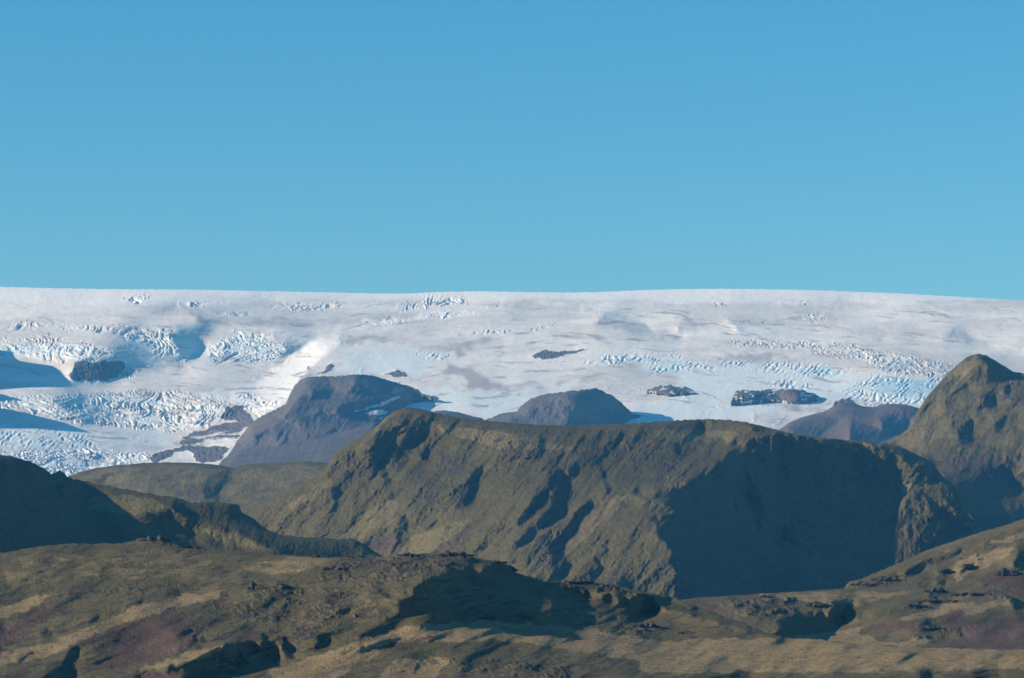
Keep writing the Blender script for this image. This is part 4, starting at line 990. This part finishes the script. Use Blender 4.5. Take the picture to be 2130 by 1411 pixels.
moor = terrain("moorland", -250, 2400,
               P((-250, 1185), (0, 1151), (30, 1146), (80, 1137), (130, 1132), (200, 1131), (255, 1130), (275, 1126), (290, 1121), (310, 1119), (335, 1120), (350, 1127), (380, 1137), (430, 1142), (500, 1148), (560, 1152), (600, 1155), (650, 1158), (690, 1160), (720, 1158), (760, 1160), (800, 1159), (840, 1155), (870, 1152),
                 (910, 1149), (950, 1150), (975, 1155), (990, 1161), (1020, 1166), (1060, 1175), (1068, 1180), (1072, 1190), (1110, 1203), (1140, 1211), (1180, 1208), (1240, 1210), (1290, 1220), (1340, 1232), (1400, 1243), (1450, 1261), (1500, 1279), (1550, 1298), (1590, 1315), (1640, 1328), (1700, 1330), (1780, 1340),
                 (1850, 1345), (1960, 1348), (2050, 1350), (2130, 1352), (2400, 1360)),
               P((-250, 1470), (2400, 1470)), P((-250, 1350), (2400, 1350)), 9.5,
               slope_polys=[(F7((1560, 385), (1750, 425), (1900, 458), (2130, 500), (2060, 548), (1800, 550), (1500, 545)), 42), (F7((540, 430), (860, 360), (1000, 290), (1340, 270), (1700, 420), (2060, 520), (1900, 550), (1100, 525), (800, 480)), 36), (F8((0, 480), (250, 560), (560, 670), (850, 735), (560, 690), (0, 560)), 50), (F4((470, 1210), (900, 1030), (1170, 1010), (1180, 1200), (800, 1340), (560, 1320)), 18),
                            (F4((820, 1365), (1380, 1200), (1660, 1280), (1430, 1330)), 24), (F4((400, 1240), (460, 1240), (430, 1411), (200, 1411)), 25), (F7((0, 580), (330, 590), (330, 720), (0, 800)), 20)],
               g_polys=[(F7((860, 350), (1000, 290), (1100, 270), (1170, 290), (1200, 260), (1330, 270), (1360, 310), (1500, 360), (1700, 420), (1900, 460), (2130, 500), (2050, 545), (1800, 545), (1500, 540), (1300, 520), (1100, 525), (950, 510), (800, 480), (560, 430), (600, 400), (820, 400)), 1.7), (F7((1330, 275), (1360, 312), (1500, 362), (1700, 422), (1900, 462), (2130, 500), (2050, 545), (1800, 545), (1400, 535)), 2.1), (F7((1500, 362), (1700, 422), (1900, 462), (2130, 500), (2060, 548), (1800, 550), (1560, 540)), 2.7),
                        (F8((0, 480), (70, 490), (160, 520), (250, 560), (400, 620), (560, 670), (700, 690), (800, 710), (850, 735), (720, 710), (560, 680), (400, 640), (220, 590), (60, 560), (0, 545)), 2.2), (F7((1480, 325), (1760, 345), (1900, 360), (2130, 430), (2000, 430), (1750, 400), (1650, 380)), 0.8),
                        (F4((1380, 1200), (1400, 1218), (1530, 1230), (1660, 1280), (1680, 1300), (1560, 1310), (1480, 1290), (1430, 1345), (1180, 1385), (820, 1378), (1000, 1345), (1180, 1312), (1300, 1265)), 1.5), (F4((1215, 1120), (1205, 1185), (1170, 1230), (1110, 1250), (1090, 1230), (1150, 1180)), 0.6),
                        (F4((1600, 1140), (1640, 1220), (1690, 1300), (1665, 1290), (1600, 1220)), 0.8), (F4((1730, 1160), (1790, 1240), (1800, 1290), (1740, 1300), (1710, 1220)), 0.8), (F4((1950, 1150), (1990, 1190), (1980, 1220), (1930, 1230), (1940, 1180)), 0.8), (F4((250, 1140), (280, 1120), (320, 1140), (310, 1160), (250, 1165)), 0.9),
                        (Z7((640, 1150), (700, 1130), (720, 1180), (690, 1250), (620, 1290), (600, 1240)), 0.8), (Z7((300, 1411), (450, 1300), (610, 1290), (670, 1400), (670, 1500), (250, 1500)), 0.75), (Z7((820, 900), (860, 840), (950, 800), (970, 820), (880, 880), (830, 910)), 0.9), (Z7((0, 450), (45, 450), (45, 520), (0, 545)), 0.8),
                        (stroke(Z7((10, 615), (160, 570), (320, 520), (480, 480), (690, 450)), 7), 0.8), (stroke(Z7((120, 400), (180, 375), (240, 350)), 5), 0.8), (stroke(Z7((390, 345), (440, 330), (500, 320)), 5), 0.8), (stroke(Z7((690, 480), (850, 475), (1060, 460)), 3.5), 0.7), (stroke(Z7((1200, 720), (1350, 670), (1500, 640), (1700, 600)), 11), 0.7),
                        (stroke(Z7((660, 580), (780, 575), (920, 590)), 8), 0.5), (stroke(Z7((1500, 540), (1700, 510), (1860, 490)), 9), 0.5), (Z7((0, 1160), (150, 1130), (250, 1130), (100, 1200), (80, 1280), (0, 1310)), 0.65), (stroke(Z7((120, 1290), (220, 1210), (300, 1170)), 6), 0.7), (Z7((0, 880), (80, 870), (40, 940), (0, 960)), 0.6),
                        (F4((1440, 840), (1500, 825), (1540, 830), (1480, 850)), 0.8), (F4((1540, 885), (1640, 900), (1740, 845), (1870, 870), (1820, 910), (1700, 920), (1540, 925)), 0.8), (F4((1960, 930), (2083, 900), (2083, 940), (2000, 950)), 0.8), (F4((1750, 730), (1900, 720), (1990, 735), (1850, 750)), 0.6),
                        (stroke(F7((330, 765), (440, 730), (600, 695), (760, 662), (900, 650), (1020, 640)), 8), 0.8), (stroke(F7((1310, 670), (1560, 680), (1700, 690), (1830, 705), (1915, 722)), 7), 0.8), (F7((1690, 735), (1850, 745), (1960, 768), (2025, 788), (1900, 785), (1780, 765)), 0.75), (stroke(F7((1730, 835), (1800, 828), (1865, 835)), 6), 0.8),
                        (F7((40, 840), (60, 815), (130, 815), (230, 788), (140, 825)), 0.8), (stroke(F7((495, 655), (540, 640), (590, 628)), 8), 0.7), (F7((1800, 605), (1950, 590), (2050, 600), (2160, 620), (2160, 665), (2030, 630), (1900, 625)), 0.7), (stroke(F7((680, 628), (780, 622), (880, 618)), 4), 0.6), (stroke(F7((1060, 622), (1180, 620), (1330, 625)), 4), 0.6),
                        (stroke(F7((790, 597), (880, 592), (970, 588)), 4), 0.5), (stroke(F7((980, 595), (1040, 594), (1100, 597)), 4), 0.5), (F7((690, 225), (760, 190), (880, 195), (980, 178), (1090, 190), (1105, 212), (1000, 215), (850, 212)), 0.6), (F7((740, 375), (800, 365), (880, 285), (940, 300), (900, 330), (800, 355)), 0.5),
                        (F7((810, 830), (840, 780), (830, 830), (815, 860)), 0.6), (F7((1170, 850), (1200, 830), (1220, 860)), 0.6), (F7((1340, 850), (1500, 800), (1600, 800), (1500, 830)), 0.5), (F8((1310, 905), (1400, 918), (1495, 948), (1400, 932)), 0.8), (F8((1545, 925), (1610, 930), (1615, 990), (1540, 970)), 0.7), (stroke(F8((270, 955), (450, 950), (620, 958)), 7), 0.8),
                        (stroke(F8((380, 885), (460, 878), (540, 890)), 7), 0.5), (F8((1970, 835), (2130, 828), (2130, 848)), 0.7), (F8((1680, 940), (1900, 930), (2000, 950), (1850, 970)), 0.6), (stroke(F8((1100, 775), (1220, 790), (1330, 795)), 5), 0.6), (F8((0, 690), (130, 650), (190, 650), (230, 690), (330, 740), (200, 745), (0, 740)), 0.55),
                        (F4((1340, 830), (1420, 820), (1380, 860)), 0.5), (Z7((1640, 940), (1760, 940), (1880, 1080), (1800, 1150), (1680, 1180), (1660, 1060)), 0.35),
                        # banks turned towards the sun
                        (Z7((1250, 1330), (1500, 1260), (1850, 1160), (2100, 1080), (2087, 1140), (1900, 1230), (1540, 1310), (1350, 1335)), -0.4), (F7((0, 830), (330, 720), (700, 620), (1000, 580), (700, 650), (350, 750), (60, 830)), -0.15), (Z7((100, 760), (350, 640), (500, 620), (400, 700), (200, 780)), -0.2)],
               g_amp=5.0, lam_px=450, alpha=0.19, soft=5.0, jag=6, rnd=(6, 2), back=(7, 300), dv=1.55, du=1.75,
               extra_g=lambda R: -0.3 + folds(R, 133), crest_noise=1.3,
               disp=lambda R, U, V, Y: (0.0, Y / F * (cuts(U, V, 411) + 0.45 * fbm((U + V) / 26, V / 8, 6, 141, 0.7) + 1.9 * R.sample(blur(R.mask(MOOR_ROUGH, 8, 12), 1), U, V) * crags(U, V, 145))), mat=M_MOOR, seed=15,
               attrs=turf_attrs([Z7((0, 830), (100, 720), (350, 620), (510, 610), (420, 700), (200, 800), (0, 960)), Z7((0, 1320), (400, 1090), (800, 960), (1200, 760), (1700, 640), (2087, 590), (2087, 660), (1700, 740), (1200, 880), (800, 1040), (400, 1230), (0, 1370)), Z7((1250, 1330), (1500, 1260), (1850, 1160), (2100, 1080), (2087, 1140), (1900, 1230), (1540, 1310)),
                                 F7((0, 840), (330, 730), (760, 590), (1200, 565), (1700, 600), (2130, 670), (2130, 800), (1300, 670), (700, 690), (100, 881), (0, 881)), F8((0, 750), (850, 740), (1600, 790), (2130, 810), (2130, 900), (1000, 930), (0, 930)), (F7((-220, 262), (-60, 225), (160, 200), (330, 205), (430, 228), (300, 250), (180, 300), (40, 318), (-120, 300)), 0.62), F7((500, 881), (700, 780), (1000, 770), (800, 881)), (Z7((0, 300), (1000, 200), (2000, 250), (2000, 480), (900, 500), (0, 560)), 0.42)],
                                [(m if isinstance(m, list) else m[0]) for m in MOOR_ROUGH], [Z7((0, 1030), (120, 890), (270, 770), (420, 710), (600, 680), (600, 740), (480, 850), (330, 920), (230, 1060), (0, 1150)), Z7((690, 1090), (1000, 950), (1400, 830), (1620, 750), (1830, 790), (1830, 960), (1880, 1090), (1600, 1220), (1250, 1330), (930, 1300), (880, 1230), (1000, 1160), (1090, 1050), (850, 1080)),
                                             F4((1400, 1190), (1540, 1130), (1610, 1150), (1600, 1230), (1500, 1230)), stroke(F7((560, 730), (700, 700), (850, 672), (960, 655)), 14), (F7((1000, 570), (1500, 600), (2130, 680), (2130, 720), (1400, 650)), 0.5), (F7((1640, 735), (1850, 770), (2000, 790), (1800, 780)), 0.9), Z7((0, 1411), (200, 1320), (300, 1290), (240, 1390), (200, 1460), (0, 1470)),
                                             Z7((1150, 1411), (1300, 1350), (1700, 1340), (2087, 1330), (2087, 1411)), (F7((80, 480), (300, 500), (400, 540), (160, 540)), 0.45)], heath=0.62))

# ------------------------------------------------------------------ lava outcrops standing on the moor


def ico(level):
    import bmesh
    bm = bmesh.new()
    bmesh.ops.create_icosphere(bm, subdivisions=level, radius=1.0)
    v = np.array([x.co[:] for x in bm.verts])
    f = np.array([[x.index for x in q.verts] for q in bm.faces])
    bm.free()
    return v, f


ICO_V, ICO_F = ico(3)


def at(T, u, v):
    j = int(np.clip(np.searchsorted(T.uu, u), 0, len(T.uu) - 1))
    i = int(np.argmin(np.abs(T.VV[:, j] - v)))
    return T.X[i, j], T.Y[i, j], T.Z[i, j]


def outcrop(T, u, v, wide, high, label, seed, n=9, group=None):
    """one outcrop: broken blocks of lava grown together, wide x high in photograph pixels"""
    r = np.random.default_rng(seed)
    x0, y0, z0 = at(T, u, v)
    m = y0 / F
    W, Hh = wide * m, high * m
    vs, fs, off = [], [], 0
    for k in range(n):
        t = (k + 0.5) / n * 2 - 1 + r.normal(0, 0.08)
        prof = (1 - abs(t) ** 1.8) * r.uniform(0.55, 1.0) + 0.18
        a = np.array([W / n * r.uniform(1.25, 2.0), W / n * r.uniform(1.2, 2.4), Hh * prof * 0.62])
        d = ICO_V.copy()
        for q in range(9):                                    # planar breaks
            nv = r.normal(size=3)
            nv /= np.linalg.norm(nv)
            c = r.uniform(0.45, 0.8)
            over = np.clip(d @ nv - c, 0, None)
            d = d - over[:, None] * nv
        d = d * (1 + 0.10 * perlin(d[:, 0] * 3 + seed + k, d[:, 1] * 3 + d[:, 2] * 2, 5))[:, None]
        ang = r.uniform(-0.5, 0.5)
        tilt = r.normal(0, 0.16)
        d = d * a
        d = np.stack([d[:, 0] * math.cos(ang) - d[:, 1] * math.sin(ang), d[:, 0] * math.sin(ang) + d[:, 1] * math.cos(ang), d[:, 2] + d[:, 0] * tilt], 1)
        px = u + t * wide * 0.5
        gx, gy, gz = at(T, px, v + r.normal(0, 0.5))
        c = np.array([gx - x0, np.clip(gy - y0, -0.3 * W, 0.3 * W), gz - z0 + Hh * prof * 0.22])
        vs.append(d + c)
        fs.append(ICO_F + off)
        off += len(ICO_V)
    me = bpy.data.meshes.new("rock_outcrop")
    me.from_pydata(np.concatenate(vs).tolist(), [], np.concatenate(fs).tolist())
    for nm in ('a_snow', 'a_red'):
        me.attributes.new(nm, 'FLOAT', 'POINT')
    me.materials.append(M_LAVA)
    o = link(bpy.data.objects.new("rock_outcrop", me))
    o.location = (x0, y0, z0)
    o['label'], o['category'] = label, 'rock'
    o['group'] = group or 'lava outcrops on the moor'
    return o


ROCKS = [
    (moor, 322, 1124, 62, 13, 'ragged brown lava outcrop crowning the skyline of the smooth olive plateau at left', 12),
    (moor, 392, 1139, 50, 7, 'low dark rubble trailing right from the crowning outcrop on the left plateau skyline', 9),
    (moor, 528, 1225, 34, 17, 'brown crag on the tan slope with a dark hollow stretching to its right', 7),
    (moor, 588, 1222, 34, 9, 'low grey blocks in the dark hollow just right of the brown crag', 7),
    (moor, 655, 1157, 14, 8, 'small lone knob on the moor skyline before the shaded valley', 4),
    (moor, 738, 1159, 34, 6, 'thin dark ledge on the moor skyline left of the jagged mound top', 7),
    (moor, 848, 1157, 44, 9, 'dark blocks along the left end of the jagged mound top', 9),
    (moor, 945, 1156, 76, 11, 'longest jagged lava crest, on the highest point of the dark mound', 13),
    (moor, 1032, 1172, 36, 9, 'stepped lava blocks where the mound top begins to fall to the right', 7),
    (moor, 1064, 1184, 18, 10, 'blocky lava knob at the brink above the shaded face of the mound', 4),
    (moor, 712, 1240, 46, 12, 'grey outcrop low on the rocky left flank of the mound', 9),
    (moor, 690, 1185, 40, 10, 'broken grey blocks high on the rocky left flank of the mound', 8),
    (moor, 1012, 1286, 38, 9, 'pale broken rocks at the foot of the shaded mound face', 8),
    (moor, 1092, 1284, 26, 7, 'smaller pale rocks at the foot of the shaded mound, right of the broken ones', 6),
    (moor, 1200, 1213, 66, 8, 'dark lava blocks along the ridge sloping right from the mound', 11),
    (moor, 1345, 1305, 44, 16, 'dark craggy outcrop on the brown moor right of the mound shadow', 9),
    (moor, 1425, 1318, 34, 9, 'low dark rocks trailing right of the dark craggy outcrop', 7),
    (right_moor, 1592, 1243, 24, 8, 'small peaked crag near the skyline of the right plateau', 5),
    (right_moor, 1700, 1262, 44, 14, 'pale ribbed crag overhanging the dark ravine', 8),
    (right_moor, 1945, 1232, 50, 13, 'dark humped crag on the far skyline of the right plateau', 8),
    (right_moor, 2010, 1238, 60, 8, 'long low dark ledge right of the humped crag', 10),
    (right_moor, 1955, 1252, 70, 9, 'dark broken ledge on the plateau below the humped crag', 10),
    (right_moor, 1905, 1262, 38, 11, 'dark step of rock left of the broken ledge on the right plateau', 7),
    (right_moor, 1935, 1308, 50, 10, 'dark rubble rim on the edge of the purple brown scree', 9),
    (right_slope, 1968, 1190, 34, 10, 'dark blocks with a shadow on the middle of the right grassy slope', 7),
    (right_slope, 2012, 1181, 30, 10, 'slanting dark ledge above the red scree on the right slope', 6),
    (right_slope, 1838, 1206, 46, 12, 'grey crag low on the left foot of the right slope', 9),
    (right_slope, 1790, 1217, 40, 9, 'rounded grey rock tip where the right slope meets the plateau', 7),
    (right_slope, 2092, 1196, 40, 22, 'tall broken grey crag beside the red scree on the right slope', 8),
]
for i_, (T_, u_, v_, w_, h_, l_, n_) in enumerate(ROCKS):
    outcrop(T_, u_, v_, w_, h_, l_, 500 + i_, n_)

# ------------------------------------------------------------------ air
top = 1600.0
bm_v = [(x, y, z) for z in (GROUND_Z - 2, top) for y in (-300, 16500) for x in (-6000, 6000)]
hm = bpy.data.meshes.new("haze")
hm.from_pydata(bm_v, [], [(0, 2, 3, 1), (4, 5, 7, 6), (0, 1, 5, 4), (2, 6, 7, 3), (0, 4, 6, 2), (1, 3, 7, 5)])
hmat = bpy.data.materials.new("haze_air")
hmat.use_nodes = True
hmat.node_tree.nodes.clear()
pv = hmat.node_tree.nodes.new("ShaderNodeVolumePrincipled")
pv.inputs["Color"].default_value = (*HAZE_COLOR, 1)
pv.inputs["Absorption Color"].default_value = (1, 1, 1, 1)
pv.inputs["Density"].default_value = HAZE_DENSITY
ho = hmat.node_tree.nodes.new("ShaderNodeOutputMaterial")
hmat.node_tree.links.new(pv.outputs[0], ho.inputs["Volume"])
hm.materials.append(hmat)
haze = link(bpy.data.objects.new("haze", hm))
haze['kind'] = 'stuff'
